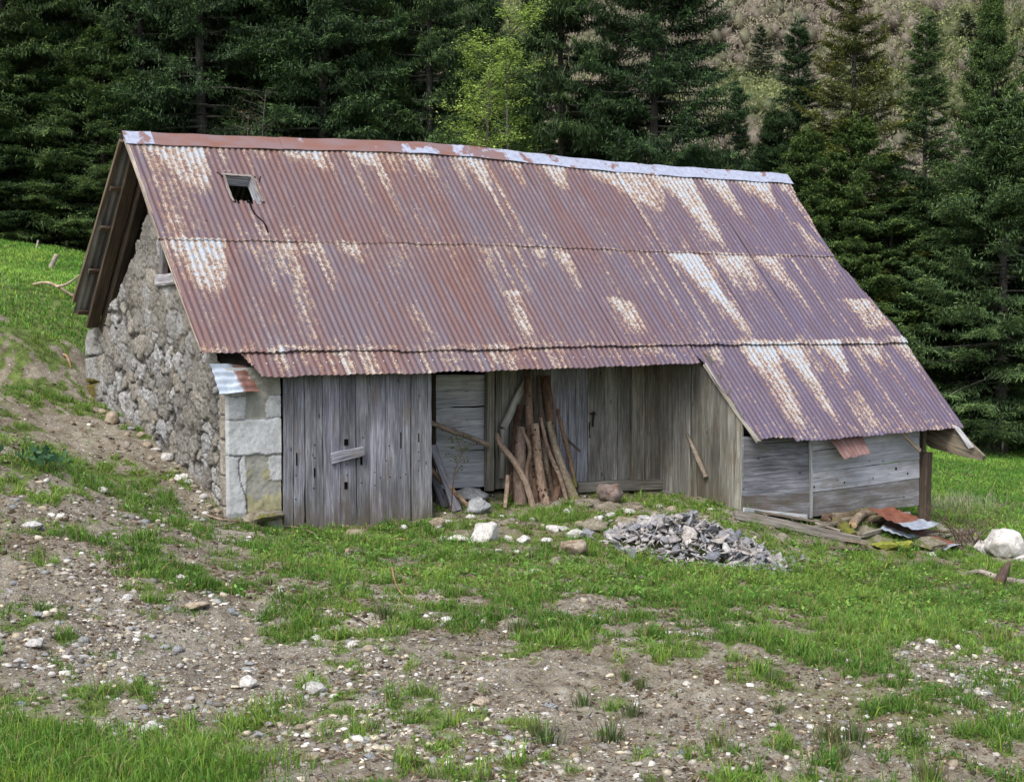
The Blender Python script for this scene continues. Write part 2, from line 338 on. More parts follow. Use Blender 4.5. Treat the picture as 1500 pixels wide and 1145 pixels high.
w = m.math('ADD', m.math('MULTIPLY', wear, .80), m.math('ADD', m.math('MULTIPLY', m.math('SUBTRACT', wn, .5), .50), m.math('ADD', m.math('MULTIPLY', m.math('SUBTRACT', bord, .35), .34), m.math('ADD', m.math('MULTIPLY', m.math('SUBTRACT', st1, .5), 1.0), m.math('MULTIPLY', m.math('SUBTRACT', sp, .5), .9)))))
Wd_ = m.math('ADD', m.math('MULTIPLY', wear, 1.0), m.math('ADD', m.math('MULTIPLY', m.math('SUBTRACT', st1, .5), .9), m.math('MULTIPLY', m.math('SUBTRACT', st2, .5), .5)))
Wd_ = m.math('ADD', Wd_, m.math('MULTIPLY', m.math('MULTIPLY', m.mr(co, .3, 1), m.mr(st3, .55, .75)), .22))
w = m.math('ADD', m.math('ADD', m.math('SUBTRACT', Wd_, m.math('MULTIPLY', wn, .46)), m.math('MULTIPLY', m.math('SUBTRACT', bord, .4), .28)), m.math('MULTIPLY', m.math('SUBTRACT', sp, .5), 1.7))
w = m.math('ADD', w, .17)
tan_ = m.mix(m.mr(st2, .4, .6), (.30, .17, .09), (.33, .23, .15))
col = m.mix(m.mr(w, .40, .56, 0, .85), base, tan_)
col = m.mix(m.mr(w, .60, .74, 0, .95), col, (.34, .30, .25))
col = m.mix(m.mr(w, .78, .95), col, m.ramp(sp, [(.3, (.235, .27, .325)), (.7, (.37, .42, .49))]))
bp = m.bump(m.math('ADD', m.math('MULTIPLY', w, .4), sp), .35, .004)
M['roof'] = m.pbr(col, .58, bp, .35)
m = NT('dark_sheet_underside'); q = m.attr('roof').outputs['Vector']; M['roofunder'] = m.pbr(m.ramp(m.noise(m.vmul(q, (6, 2, 1)), 1, 4), [(.35, (.09, .085, .08)), (.65, (.26, .25, .235))]), .7, None, .2)
W_ = []
def wd(xl, xr, y0, xl2, xr2, y1, k):
    a = Lr(xl, y0); b = Lr(xr, y0); c = Lr(xl2, y1); d = Lr(xr2, y1); dd = lambda q: (RV - q[1]) / CA
    W_.append((a[0], b[0], (dd(a) + dd(b)) / 2, c[0], d[0], (dd(c) + dd(d)) / 2, min(k, .93)))
for q in [(900, 971, 254, 970, 975, 322, .8), (945, 1009, 255, 1064, 1070, 372, 1.15), (1016, 1058, 260, 1100, 1106, 340, .9), (1065, 1125, 263, 1137, 1142, 318, .95), (1159, 1164, 324, 1180, 1219, 373, .75),
          (971, 1024, 373, 1098, 1108, 500, 1.0), (1046, 1091, 375, 1112, 1117, 438, .7), (1095, 1136, 376, 1188, 1194, 464, .85), (1193, 1219, 376, 1234, 1240, 425, .55), (1228, 1272, 438, 1272, 1322, 493, .9),
          (900, 922, 440, 922, 964, 502, .8), (964, 970, 466, 997, 1024, 502, .65), (1076, 1133, 502, 1165, 1189, 637, .95), (1125, 1170, 500, 1232, 1242, 637, .95), (1185, 1230, 498, 1240, 1250, 560, 1.0), (1248, 1256, 570, 1275, 1298, 634, .75),
          (1238, 1279, 496, 1305, 1311, 552, .95), (1290, 1330, 494, 1350, 1356, 552, .9), (1024, 1058, 508, 1058, 1066, 551, .6), (1330, 1340, 600, 1350, 1375, 628, .4), (1310, 1316, 590, 1322, 1332, 630, .5),
          (408, 468, 220, 478, 486, 272, .9), (462, 470, 262, 508, 520, 345, .35), (476, 548, 221, 556, 562, 267, .85), (556, 624, 225, 630, 638, 275, .85), (628, 634, 272, 672, 684, 358, .45), (640, 704, 229, 716, 722, 296, .85),
          (712, 760, 233, 768, 774, 292, .8), (730, 738, 300, 758, 766, 350, .35), (772, 824, 241, 832, 838, 296, .9), (840, 930, 249, 970, 978, 320, 1.0), (836, 842, 296, 900, 912, 368, .4), (940, 948, 330, 944, 952, 370, .5),
          (400, 424, 359, 468, 482, 512, .62), (476, 528, 356, 530, 538, 400, .85), (804, 832, 370, 852, 860, 436, .8), (732, 762, 428, 764, 792, 512, .85), (715, 722, 380, 745, 752, 430, .4), (880, 904, 436, 920, 962, 503, .85), (580, 604, 444, 616, 660, 512, .5),
          (190, 291, 208, 268, 313, 290, .92), (301, 336, 213, 330, 340, 238, .6), (340, 390, 214, 376, 390, 246, .65), (390, 440, 216, 425, 442, 252, .8), (205, 262, 262, 240, 330, 350, .38),
          (238, 330, 351, 288, 338, 434, 1.12), (399, 434, 359, 440, 478, 515, .5), (380, 398, 360, 402, 440, 420, .5), (900, 960, 505, 960, 1010, 530, .7), (800, 830, 512, 812, 836, 532, .35), (560, 566, 400, 590, 600, 450, .35)]: wd(*q)
def wearf(s, d):
    r = np.zeros_like(s)
    for a, b, d0, c, e, d1, k in W_:
        t = np.clip((d - d0) / (d1 - d0), 0, 1); l = a + (c - a) * t; rr = b + (e - b) * t
        wob = (fbm(s * 6, d * 3, 14, 3) - .5) * .16; mk = np.clip((s - l + wob) / .26 + .3, 0, 1) * np.clip((rr - s + wob * .3) / .09 + .5, 0, 1)
        mk = mk * np.clip((d - d0) / .03 + .5, 0, 1) * np.clip((d1 - d) / .3 + .3, 0, 1) * (1 - .38 * t)
        r = np.maximum(r, mk * k)
    r = np.maximum(r, .55 * np.exp(-d / .13) * (vn(s * 3, d * 0, 3) > .2))
    ci = np.floor(s / PITCH + .5); 
    for row, (d0, mx) in enumerate(((0.0, 1.62), (1.67, 1.65), (3.27, 1.6))):
        hh_ = _h(ci.astype(np.int64), np.full(ci.shape, row, np.int64), 5); cl_ = vn(s * 1.35 + row * 7, d * 0, 15); Ls_ = .05 + 1.5 * hh_ ** 3.0 * (.35 + 1.3 * cl_); k_ = (d - d0) / Ls_
        r = np.maximum(r, np.where((d > d0) & (k_ < 1.2), (.58 - .26 * np.clip(k_, 0, 1)) * np.clip((1.2 - k_) * 4, 0, 1), 0) * (.6 + .55 * cl_))
        h2 = _h(ci.astype(np.int64), np.full(ci.shape, row + 9, np.int64), 6); L2 = .9 * h2 ** 4 * cl_; k2 = (d0 + mx - d) / (L2 + .02); r = np.maximum(r, np.where((k2 > 0) & (k2 < 1), .36 * (1 - k2 * .4), 0))
    r = r + .38 * np.clip(fbm(s * 1.6, d * .7, 19, 3) - .5, 0, 1) * 2
    return r
def sheet(name, s0, s1, v1, v0, off, keep=None, step=.045, back=False, mat='roof', tilt=0, label=None, bd=0.0):
    ns = int(round((s1 - s0) / PITCH * 8)) + 1; L = (v1 - v0) / CA; nd_ = max(2, int(L / step) + 1)
    s = np.linspace(s0, s1, ns); v = np.linspace(v1, v0, nd_); S, Vv = np.meshgrid(s, v)
    ph = np.cos(2 * PI * S / PITCH); corr = ph * .0078; t = np.linspace(0, 1, nd_)[:, None]
    d = (RV - Vv) / CA if not back else (Vv - RV) / CA
    lift = off + tilt * t + (fbm(S * 1.1, d * 1.3, int(s0 * 10) + 50, 2) - .5) * .014 + corr
    lift = lift + bd * np.exp(-((1 - t) * L / .18)) * (vn(S * 2.5, S * 0, 77) - .3)
    e = vn(S / PITCH * .5, S * 0, 31) * .016 * (t > .985)          # ragged lower edge
    z = RZ - TR * np.abs(RV - Vv) + hump(S, Vv)
    sg = -1 if not back else 1
    co = np.stack([S, Vv + sg * SA * lift - e * (1 if not back else -1), z + CA * lift - e], -1).reshape(-1, 3)
    idx = np.arange(ns * nd_).reshape(nd_, ns); Q = np.stack([idx[:-1, :-1], idx[1:, :-1], idx[1:, 1:], idx[:-1, 1:]], -1).reshape(-1, 4)
    if back: Q = Q[:, ::-1]
    if keep is not None:
        sc = (S[:-1, :-1] + S[1:, 1:]).ravel() / 2; vc = (Vv[:-1, :-1] + Vv[1:, 1:]).ravel() / 2; Q = Q[keep(sc, vc)]
    rr = random.random()
    at_ = {'roof': ('FLOAT_VECTOR', np.stack([S, d, np.full_like(S, rr)], -1)), 'wear': ('FLOAT', wearf(S, d) if not back else S * 0), 'corr': ('FLOAT', ph)}
    me = mesh_np(name, co, quads=Q, attrs=at_, smooth=True)
    return obj(name, me, M[mat], barn, label=label)
rightx = lambda v: np.interp(v, [-1.2, -.05, 0, 1.12, 1.18, 2.3], [9.88, 9.93, 9.93, 9.66, 9.64, 9.82])
hole = (Lr(330, 262), Lr(370, 260), Lr(337, 298), Lr(379, 297))
hs0, hs1 = (hole[0][0] + hole[2][0]) / 2, (hole[1][0] + hole[3][0]) / 2; hv1, hv0 = hole[0][1] + .02, hole[2][1]
def keep1(s, v):
    jag = (vn(s * 40, v * 0, 8) - .5) * .04; jl = (vn(v * 40, v * 0, 9) - .5) * .03
    return ~((s > hs0 + jl) & (s < hs1 + jl) & (v < hv1) & (v > hv0 + jag)) & (s < rightx(v))
keepR = lambda s, v: s < rightx(v)
wcol = PITCH * 10
cols = [-.285 + i * wcol for i in range(14)]
for i, a in enumerate(cols):
    b = a + wcol + PITCH * .5 if i < 13 else 9.95
    sheet('roof_sheet', a, b, RV - .015, 1.12, .014 + (i % 2) * .003 + random.uniform(0, .003), keep1 if i in (0, 1) else keepR, tilt=random.uniform(0, .003), bd=.008)
for i, a in enumerate(cols):
    b = a + wcol + PITCH * .5 if i < 13 else 9.95
    lo = -.03 + random.uniform(-.012, .012)
    if i == 0: lo = -.035
    sheet('roof_sheet', a, b, 1.19, lo, .006 + (i % 2) * .003, keepR, tilt=.008 + random.uniform(0, .003), bd=.012)
e0, e1 = Lr(345, 515), Lr(383, 548)
kl = lambda s, v: s > np.interp(v, [e1[1], e0[1] + .1], [e1[0], e0[0] - .03])
for i in range(8):
    a = .0 + i * wcol; b = min(a + wcol + .03, 6.2)
    if b - a < .1: continue
    sheet('roof_sheet', a, b, .08, -.255 + .035 * (i / 8) ** 2, -.012 + (i % 2) * .003, kl if i == 0 else None, tilt=.004, label=None)
g0, g1 = Lr(1030, 531), Lr(1110, 640)
kr = lambda s, v: (s > np.interp(v, [g1[1], g0[1]], [g1[0], g0[0]]) + .02 * np.sin(v * 17)) & (s < rightx(v))
for i in range(5):
    a = 6.08 + i * wcol; b = a + wcol + .03 if i < 4 else 9.95
    sheet('roof_sheet', a, b, .08, -1.075 if i == 0 else -1.135 + .012 * i, -.012 + (i % 2) * .003, kr, tilt=.006)
# crack below the hatch, screws, hatch frame
mb = MB(); hp = [Lr(363, 299), Lr(372, 318), Lr(384, 328), Lr(392, 345)]
def onroof(q, up=.034): q = np.array(q, float); return q + np.array([0, -SA, CA]) * up
for a, b in zip(hp[:-1], hp[1:]): mb.board(onroof(a, .03 + hump(a[0], a[1])), onroof(b, .03 + hump(b[0], b[1])), .011, .012, (1, 0, 0), 2)
for pa, pb in [((316, 256), (326, 262)), ((326, 262), (331, 270)), ((372, 262), (378, 270)), ((378, 270), (381, 262))]:
    a, b = Lr(*pa), Lr(*pb); mb.board(onroof(a, .034), onroof(b, .034), .012, .01, (1, 0, 0), 2)
mb.build('split_seam', M['void'], barn)
mb = MB(); mm = .03
cr = [np.array([hs0, hv1, roofz(hv1)]), np.array([hs1, hv1, roofz(hv1)]), np.array([hs1, hv0, roofz(hv0)]), np.array([hs0, hv0, roofz(hv0)])]
nn = np.array([0, -SA, CA])
for i, (a, b) in enumerate([(0, 1), (1, 2)]):
    p, q = cr[a], cr[b]; mb.board(p - nn * .05, q - nn * .05, .13, .03, nn, 4, tone=(2.0, 2.0, 2.0) if i == 0 else (1.6, 1.6, 1.6))
mb.build('hatch_frame', M['plank'], barn)
mb = MB(); mb.board(cr[0] + nn * .04 + (-.01, 0, 0), cr[1] + nn * .04, .03, .012, (0, 1, 1), 6, tone=(1.3, 1.15, .95), jit=.006); mb.board(cr[1] + nn * .04, cr[2] + nn * .042, .035, .01, (1, 0, 0), 6, tone=(1.2, 1.05, .85), jit=.006)
mb.board(cr[0] + nn * .04, cr[3] + nn * .04, .03, .01, (1, 0, 0), 6, tone=(1.1, .9, .75), jit=.006); mb.build('hatch_rim', M['plank'], barn)
m = NT('pale_screw_head'); M['screw'] = m.pbr((.62, .6, .57), .5, None, .4)
mb = MB()
for s in np.arange(.35, 6.1, .17):
    for v in ([-.14] if s < 6.1 else [-.14]):
        q = onroof((round(s / PITCH) * PITCH, v, roofz(v)), .004); r = .0085
        pts = [q + np.array([math.cos(k * PI / 3) * r, CA * math.sin(k * PI / 3) * r, SA * math.sin(k * PI / 3) * r]) for k in range(6)] + [q + nn * .006]
        mb.add(pts, [(k, (k + 1) % 6, 6) for k in range(6)], pts, (1, 1, 1, 0))
for _ in range(60):
    s = round(random.uniform(0, 9.5) / PITCH) * PITCH; v = random.choice([1.9, 1.5, .9, .45, .1, -.4, -.9]); 
    if v < -.2 and s < 6.5: continue
    q = onroof((s, v, roofz(v) + float(hump(np.array(s), np.array(v)))), .040 if v > 1.15 else (.03 if v > -.1 else .006)); r = .006
    pts = [q + np.array([math.cos(k * PI / 3) * r, CA * math.sin(k * PI / 3) * r, SA * math.sin(k * PI / 3) * r]) for k in range(6)] + [q + nn * .006]
    mb.add(pts, [(k, (k + 1) % 6, 6) for k in range(6)], pts, (1, 1, 1, 0))
mb.build('roof_screws', M['screw'], barn)
# ridge cap pieces
m = NT('ridge_iron'); tc = m.attr('guv').outputs['Vector']; tn = m.attr('tone').outputs
nz = m.noise(m.vmul(tc, (4, 4, 4)), 1, 5, .65); kk = m.mr(m.math('ADD', nz, tn['Alpha']), .5, .56)
rust = m.ramp(m.noise(m.vmul(tc, (3, 3, 9)), 1, 5), [(.35, (.2, .095, .07)), (.6, (.2, .13, .13))])
M['ridge'] = m.pbr(m.mix(kk, rust, m.ramp(m.noise(tc, 20, 3), [(.3, (.26, .28, .36)), (.7, (.38, .41, .52))])), .5, m.bump(nz, .2, .01), .4)
def ridge(s0, s1, a, lift=0, label=None):
    mb = MB(); n = max(6, int((s1 - s0) / .08)); V_ = []; f = []; prof = [(-.135, -.012), (-.10, .0), (-.03, .028), (0, .036), (.03, .028), (.12, -.01)]; jt = RNG.uniform(0, 9)
    for i in range(n + 1):
        s = s0 + (s1 - s0) * i / n; h = float(hump(np.array(s), np.array(RV))); wv = .004 * math.sin(s * 9 + jt) + .006 * (float(vn(np.array([s * 5]), np.array([0.]), 4)[0]) - .5)
        for y, z in prof:
            zz = RZ + h - abs(y) * TR * .92 + .045 + z * .5 + lift + wv; V_.append((s, RV + y, zz))
    K = len(prof)
    for i in range(n):
        for j in range(K - 1): f.append((i * K + j, (i + 1) * K + j, (i + 1) * K + j + 1, i * K + j + 1))
    mb.add(V_, f, V_, (1, 1, 1, a), False); return mb.build('ridge_cap', M['ridge'], barn, label=label)
rs = lambda px, py: Lr(px, py)[0]
r0, r1, r2, r3, r4, r5 = -.30, .12, rs(405, 208), rs(580, 216), rs(735, 230), rs(1152, 262) + .03
ridge(r0, r1 - .08, .06, .004, 'pale dented end piece of the ridge capping'); ridge(r1 - .1, r2, -.3, .002); ridge(r2, r3, -.1, .0); ridge(r3 - .03, r4, -.03, .004); ridge(r4 - .03, (r4 + r5) / 2, .10, 0, 'pale bluish length of ridge capping'); ridge((r4 + r5) / 2 - .03, r5, .13, .003, 'pale bluish length of ridge capping')
# rear slope
def keepB(s, v): return s > np.interp(v, [RV, 4.42], [-.30, -.32]) 
sheet('rear_roof_sheet', -.6, 1.2, RV + .01, 4.42, .0, keepB, back=True, mat='roofunder') if False else None
def rear(s0, s1):
    ns = int((s1 - s0) / PITCH * 6) + 1; s = np.linspace(s0, s1, ns); v = np.linspace(RV, 4.12, 20); S, Vv = np.meshgrid(s, v)
    if s0 < 0: S = S + np.interp(Vv, [RV, 4.42], [0, -.01]) * np.clip((.6 - S) / .9, 0, 1)
    z = np.interp(Vv, [RV, 4.12], [RZ, 2.14]) + np.cos(2 * PI * S / PITCH) * .009 + hump(S, RV * 2 - Vv) + .02
    idx = np.arange(S.size).reshape(S.shape); Q = np.stack([idx[:-1, :-1], idx[:-1, 1:], idx[1:, 1:], idx[1:, :-1]], -1).reshape(-1, 4)
    obj('rear_roof_sheet', mesh_np('rear_roof_sheet', np.stack([S, Vv, z], -1).reshape(-1, 3), quads=Q, smooth=True, attrs={'roof': ('FLOAT_VECTOR', np.stack([S, Vv, S], -1))}), M['roofunder'], barn)
rear(-.32, 1.2); rear(1.17, 5.5); rear(5.47, 9.85)
rz = lambda v: float(np.interp(v, [RV, 4.12], [RZ, 2.14]))
mb = MB(); mb.board((-.30, RV + .02, RZ - .04), (-.31, 4.12, 2.32), .05, .045, (0, .7, .7), 8, tone=(1.5, 1.4, 1.2)); mb.build('verge_batten', M['timber'], barn)
mb = MB(); mb.board((-.10, RV + .1, RZ - .19), (-.10, 4.08, 2.0), .15, .05, (1, 0, 0.1), 8, tone=(.85, .78, .7)); mb.build('rafter', M['timber'], barn)
mb = MB(); mb.board((.05, RV + .1, RZ - .25), (.05, 4.05, 1.95), .16, .12, (0, .7, .7), 6, tone=(.5, .45, .4)); mb.build('rafter', M['timber'], barn)
for v in (2.75, 3.15, 3.6, 4.05):
    mb = MB(); mb.board((-.29, v, rz(v) - .04), (.4, v, rz(v) - .045), .06, .035, (0, .7, -.7), 4, tone=(1.1, 1, .9)); mb.build('batten', M['timber'], barn)
mb = MB()
mb.board((-.275, RV - .03, RZ - .02), (-.275, 1.15, roofz(1.15) - .02), .045, .03, (0, .7, .7), 6, tone=(3.2, 3.3, 3.5)); mb.board((-.275, 1.12, roofz(1.12) - .025), (-.265, .0, roofz(0) - .02), .035, .03, (0, .7, .7), 6, tone=(3.2, 3.3, 3.5)); mb.build('verge_trim', M['timber'], barn)
# ---------------- stone gable wall
m = NT('rubble_masonry'); cl = m.attr('Col').outputs['Color']; tc = m.n('TexCoord').outputs['Object']
a = m.noise(tc, 22, 6, .72); b = m.noise(tc, 70, 4, .7); c = m.noise(tc, 3, 4, .6)
col = m.mix(1, cl, m.ramp(a, [(.3, (.5, .48, .45)), (.5, (1, 1, 1)), (.68, (1.5, 1.5, 1.52))]), 'MULTIPLY')
col = m.mix(m.math('MULTIPLY', m.mr(b, .56, .66), .35), col, (.5, .49, .47)); col = m.mix(m.math('MULTIPLY', m.mr(b, .44, .34), .5), col, (.07, .06, .05))
col = m.mix(m.math('MULTIPLY', m.mr(c, .55, .7), .25), col, (.2, .16, .10))
M['masonry'] = m.pbr(col, .95, m.bump(m.math('ADD', a, m.math('MULTIPLY', b, .6)), .9, .02), .15)
def gbase(v): return float(np.interp(v, [0, .87, 1.89, 2.74, 3.85, 4.55], [.06, .38, .62, .82, 1.0, 1.2])) - .28
step = .0145; vs = np.arange(0, 4.56, step); zs = np.arange(-.3, 3.62, step); VV, ZZ = np.meshgrid(vs, zs)
prof = [(-.2, 1.45), (0, 1.52), (2.1, 3.62), (2.32, 3.3), (2.62, 3.02), (2.95, 2.73), (3.3, 2.5), (3.72, 2.26), (3.95, 2.1), (4.15, 2.03), (4.4, 1.98), (4.56, 1.86)]
top = np.interp(VV, [p[0] for p in prof], [p[1] for p in prof]); rg = (vn(VV * 9, VV * 0, 41) - .5) * .1 * (VV > 2.2); inside = (ZZ < top + rg) & (ZZ > np.interp(VV, [0, .87, 1.89, 2.74, 3.85, 4.55], [-.22, .1, .34, .54, .72, .92]))
inside &= ~((VV > 1.42) & (VV < 1.88) & (ZZ > 2.57) & (ZZ < 3.05))
pts = []; 
rr = random.Random(3)
for _ in range(900):
    q = (rr.uniform(-.1, 4.7), rr.uniform(-.4, 3.7))
    up = q[1] > 1.5 + .25 * q[0]
    r = rr.choice([.045, .06, .09, .13]) if not up else rr.choice([.05, .08, .12, .15])
    if all(math.hypot((q[0] - p[0]), (q[1] - p[1]) * 1.15) > (r + p[2]) * .62 for p in pts): pts.append((q[0], q[1], r, rr.random(), rr.random()))
kd = kdtree.KDTree(len(pts))
for i, p in enumerate(pts): kd.insert((p[0], p[1] * 1.15, 0), i)
kd.balance(); sh = VV.shape
wx = VV + (fbm(VV * 8, ZZ * 8, 60, 4) - .5) * .17; wz = ZZ + (fbm(VV * 8, ZZ * 8, 61, 4) - .5) * .15
H = np.zeros(VV.size); ST = np.zeros(VV.size, int); xx = wx.ravel(); zz_ = wz.ravel(); ins = inside.ravel()
for i in np.nonzero(ins)[0]:
    best = 9; sec = 9; bi = 0
    for (co, k, dd) in kd.find_n((xx[i], zz_[i] * 1.15, 0), 4):
        d = dd / pts[k][2]
        if d < best: sec = best; best = d; bi = k
        elif d < sec: sec = d
    H[i] = min(sec - best, 1.2) * (1 if best < 1.25 else .25); ST[i] = bi
P = np.array(pts); sr = P[ST]; ex_ = sr[:, 3]; upz = np.clip((ZZ.ravel() - (1.15 + .28 * VV.ravel())) / .6, 0, 1)
expo = np.where(upz > .5, ex_ > .70, ex_ > .42)
big = sr[:, 2] > .1
h = np.clip(H / .45, 0, 1); h = h * h * (3 - 2 * h)
disp = np.where(expo, h * (.006 + .013 * sr[:, 4] * (1 - .4 * upz)) - .01 * (1 - upz), h * .012) + (fbm(VV * 6, ZZ * 6, 70, 4).ravel() - .5) * .04 + (fbm(VV * 30, ZZ * 30, 71, 3).ravel() - .5) * (.030 - .010 * upz) + (fbm(VV * 60, ZZ * 60, 72, 2).ravel() - .5) * .02
crev = (1 - h) * (1 - upz * .75) * (vn(VV * 5, ZZ * 5, 77).ravel() > .3); disp = disp - crev * .018 * expo
mort = np.array([.215, .198, .170]); stn = np.array([[.34, .34, .345], [.27, .265, .26], [.39, .39, .39], [.29, .265, .225]])[(sr[:, 4] * 3.99).astype(int)]
mixk = (np.where(expo, 1, .15) * np.clip(h * 1.6, 0, 1) * (.55 + .45 * vn(VV * 14, ZZ * 14, 5).ravel()))[:, None]
colr = mort * (1 - mixk) + stn * 1.15 * mixk; colr = colr * (1 - .6 * np.clip(crev * 1.2, 0, 1) * np.where(expo, 1.15, .7))[:, None] * (.8 + .4 * vn(VV * 3, ZZ * 3, 6).ravel())[:, None]
qz = ((VV < .17) & (ZZ < 1.45)).ravel(); qh = ZZ.ravel(); jn = np.minimum.reduce([np.abs(qh - k) for k in (.18, .50, .87, 1.12, 1.35)])
disp = np.where(qz, .02 + (fbm(VV * 20, ZZ * 20, 3, 3).ravel() - .5) * .012 - .018 * (jn < .012), disp); colr = np.where(qz[:, None], np.array([.34, .30, .25]) * (.8 + .4 * vn(VV * 9, ZZ * 9, 8).ravel())[:, None] * np.where(jn < .012, .4, 1)[:, None], colr)
bk = ((VV > 4.2 + .1 * (vn(ZZ * 3, ZZ * 0, 2) - .5)) & (ZZ < 2.02)).ravel(); jn2 = np.minimum.reduce([np.abs(qh - k + .1 * (VV.ravel() - 4.4)) for k in (1.28, 1.62, 1.98)])
disp = np.where(bk, .045 + (fbm(VV * 12, ZZ * 12, 3, 3).ravel() - .5) * .03 - .05 * (jn2 < .018), disp); colr = np.where(bk[:, None], np.array([.36, .35, .34]) * np.where(jn2 < .018, .3, 1)[:, None] * (.8 + .4 * vn(VV * 9, ZZ * 9, 8).ravel())[:, None], colr)
moss = (bk & (qh < 1.34)); colr = np.where(moss[:, None], np.array([.13, .105, .02]), colr) * .88
co = np.stack([-disp, VV.ravel(), ZZ.ravel()], -1)
idx = np.arange(VV.size).reshape(sh); ok = inside[:-1, :-1] & inside[1:, 1:] & inside[1:, :-1] & inside[:-1, 1:]
Q = np.stack([idx[:-1, :-1], idx[1:, :-1], idx[1:, 1:], idx[:-1, 1:]], -1)[ok]
used = np.unique(Q); rem = np.zeros(VV.size, int); rem[used] = np.arange(len(used))
obj('gable_wall', mesh_np('gable_wall', co[used], quads=rem[Q], attrs={'Col': ('FLOAT_COLOR', np.c_[colr[used], np.ones(len(used))])}, smooth=False), M['masonry'], barn)
# thickness of the gable wall and the unseen rear and right hand walls
m = NT('dark_inner_stone'); M['inner'] = m.pbr(m.ramp(m.noise(m.n('TexCoord').outputs['Object'], 6, 5), [(.3, (.05, .045, .04)), (.7, (.16, .15, .13))]), .95, None, .1)
mb = MB(); pl = [(0.06, 0, -.2), (.06, 4.53, .8), (.06, 4.53, 1.80), (.06, 4.1, 1.95), (.06, 3.7, 2.18), (.06, 2.95, 2.66), (.06, 2.4, 3.1), (.06, 2.1, 3.4), (.06, 1.95, 3.4), (.06, 1.9, 2.5), (.06, 1.35, 2.5), (.06, 1.3, 2.7), (.06, .05, 1.4)]
mb.plate(pl, (1, 0, 0), .38, (1, 1, 1)); mb.build('wall_core', M['inner'], barn)
mb = MB(); mb.box((5, 4.45, 1.0), ((1, 0, 0), (0, 1, 0), (0, 0, 1)), (4.7, .15, 1.1)); mb.build('rear_wall', M['inner'], barn)
mb = MB(); mb.plate([(9.45, .1, -.7), (9.45, 4.3, -.5), (9.45, 4.3, 2.1), (9.45, 2.3, 3.95), (9.45, .1, 1.75)], (1, 0, 0), .12, grain=(0, 1, 0)); mb.build('end_wall', M['plank'], barn)
mb = MB(); mb.board((.02, 1.86, 2.5), (.02, 1.86, 3.1), .09, .08, (0, 1, 0), tone=(.7, .65, .6)); mb.board((-.01, 1.36, 2.56), (-.01, 1.95, 2.53), .13, .1, (0, 0, 1), tone=(1.6, 1.5, 1.4)); mb.plate([(.3, 1.3, 2.4), (.3, 2, 2.4), (.3, 2, 3.2), (.3, 1.3, 3.2)], (1, 0, 0), .02, (.1, .1, .1)); mb.build('gable_window', M['plank'], barn)  # near-black back plate paints in the dark behind the opening
# ---------------- front pier of dressed stone
m = NT('dressed_stone'); cl = m.attr('Col').outputs['Color']; tc = m.n('TexCoord').outputs['Object']
a = m.noise(tc, 45, 4, .75); b = m.noise(tc, 7, 5, .65)
col = m.mix(1, cl, m.ramp(b, [(.3, (.72, .72, .7)), (.65, (1.2, 1.2, 1.2))]), 'MULTIPLY'); col = m.mix(m.math('MULTIPLY', m.mr(a, .44, .36), .55), col, (.12, .12, .12))
M['dressed'] = m.pbr(col, .9, m.bump(m.math('ADD', a, b), .5, .006), .2)
st_ = .011; ss = np.arange(-.024, .60, st_); zs = np.arange(-.3, 1.62, st_); SS, ZZ = np.meshgrid(ss, zs); ZZ0 = ZZ
zt = [Lv(340, y, 0)[2] for y in (615, 668, 580)]   # block joints
z_hi, z_lo, z_3 = zt
ZZ = ZZ + (fbm(SS * 9, ZZ * 3, 85, 3) - .5) * .05; jn = np.minimum(np.abs(ZZ - z_hi), np.abs(ZZ - z_lo)); jn = np.minimum(jn, np.abs(ZZ - 1.32))
n1 = fbm(SS * 6, ZZ * 6, 81, 4); n2 = fbm(SS * 30, ZZ * 30, 82, 3)
block = (ZZ < z_hi) & (ZZ > z_lo)
edgeL = SS < .17 + .05 * n1; edgeR = SS > .40 + .1 * n1
patch = ~block & ~edgeL & ~(edgeR & (((ZZ > z_hi) & (ZZ < z_3)) | ((ZZ < z_lo - .02) & (ZZ > z_lo - .28))))
dsp = np.where(block, .022, np.where(patch, .008 + (n1 - .5) * .03, .016)) + (n2 - .5) * .009
dsp = np.where((jn < .008) & ~patch, dsp - .010, dsp); dsp = dsp * np.clip((SS + .024) / .03, .2, 1)
clr = np.where(block[..., None], np.array([.44, .45, .46]), np.where(patch[..., None], np.array([.27, .265, .235]), np.array([.42, .425, .43])))
clr = np.where((patch & (ZZ < .55) & (n1 > .5))[..., None], np.array([.30, .28, .17]), clr) * np.where((jn < .008) & ~patch, .5, 1)[..., None]; ZZ = ZZ0
crk = np.abs(SS - (.16 + .05 * np.sin(ZZ * 9) + .06 * (n1 - .5))) < .006; clr = np.where((crk & (ZZ < z_lo) & (ZZ > .1))[..., None], clr * .25, clr); dsp = np.where(crk & (ZZ < z_lo) & (ZZ > .1), dsp - .012, dsp)
clr = clr * np.where((ZZ < .05 + .1 * n1), .6, 1)[..., None]
base_out = np.clip((.06 - ZZ) / .3, 0, 1) * .1
co = np.stack([SS, -dsp - base_out, ZZ], -1).reshape(-1, 3); idx = np.arange(SS.size).reshape(SS.shape); Q = np.stack([idx[:-1, :-1], idx[:-1, 1:], idx[1:, 1:], idx[1:, :-1]], -1).reshape(-1, 4)
obj('corner_pier', mesh_np('corner_pier', co, quads=Q, attrs={'Col': ('FLOAT_COLOR', np.c_[clr.reshape(-1, 3), np.ones(SS.size)])}, smooth=True), M['dressed'], barn)
mb = MB(); mb.box((.30, .28, .62), ((1, 0, 0), (0, 1, 0), (0, 0, 1)), (.285, .275, .92)); mb.build('pier_core', M['inner'], barn)
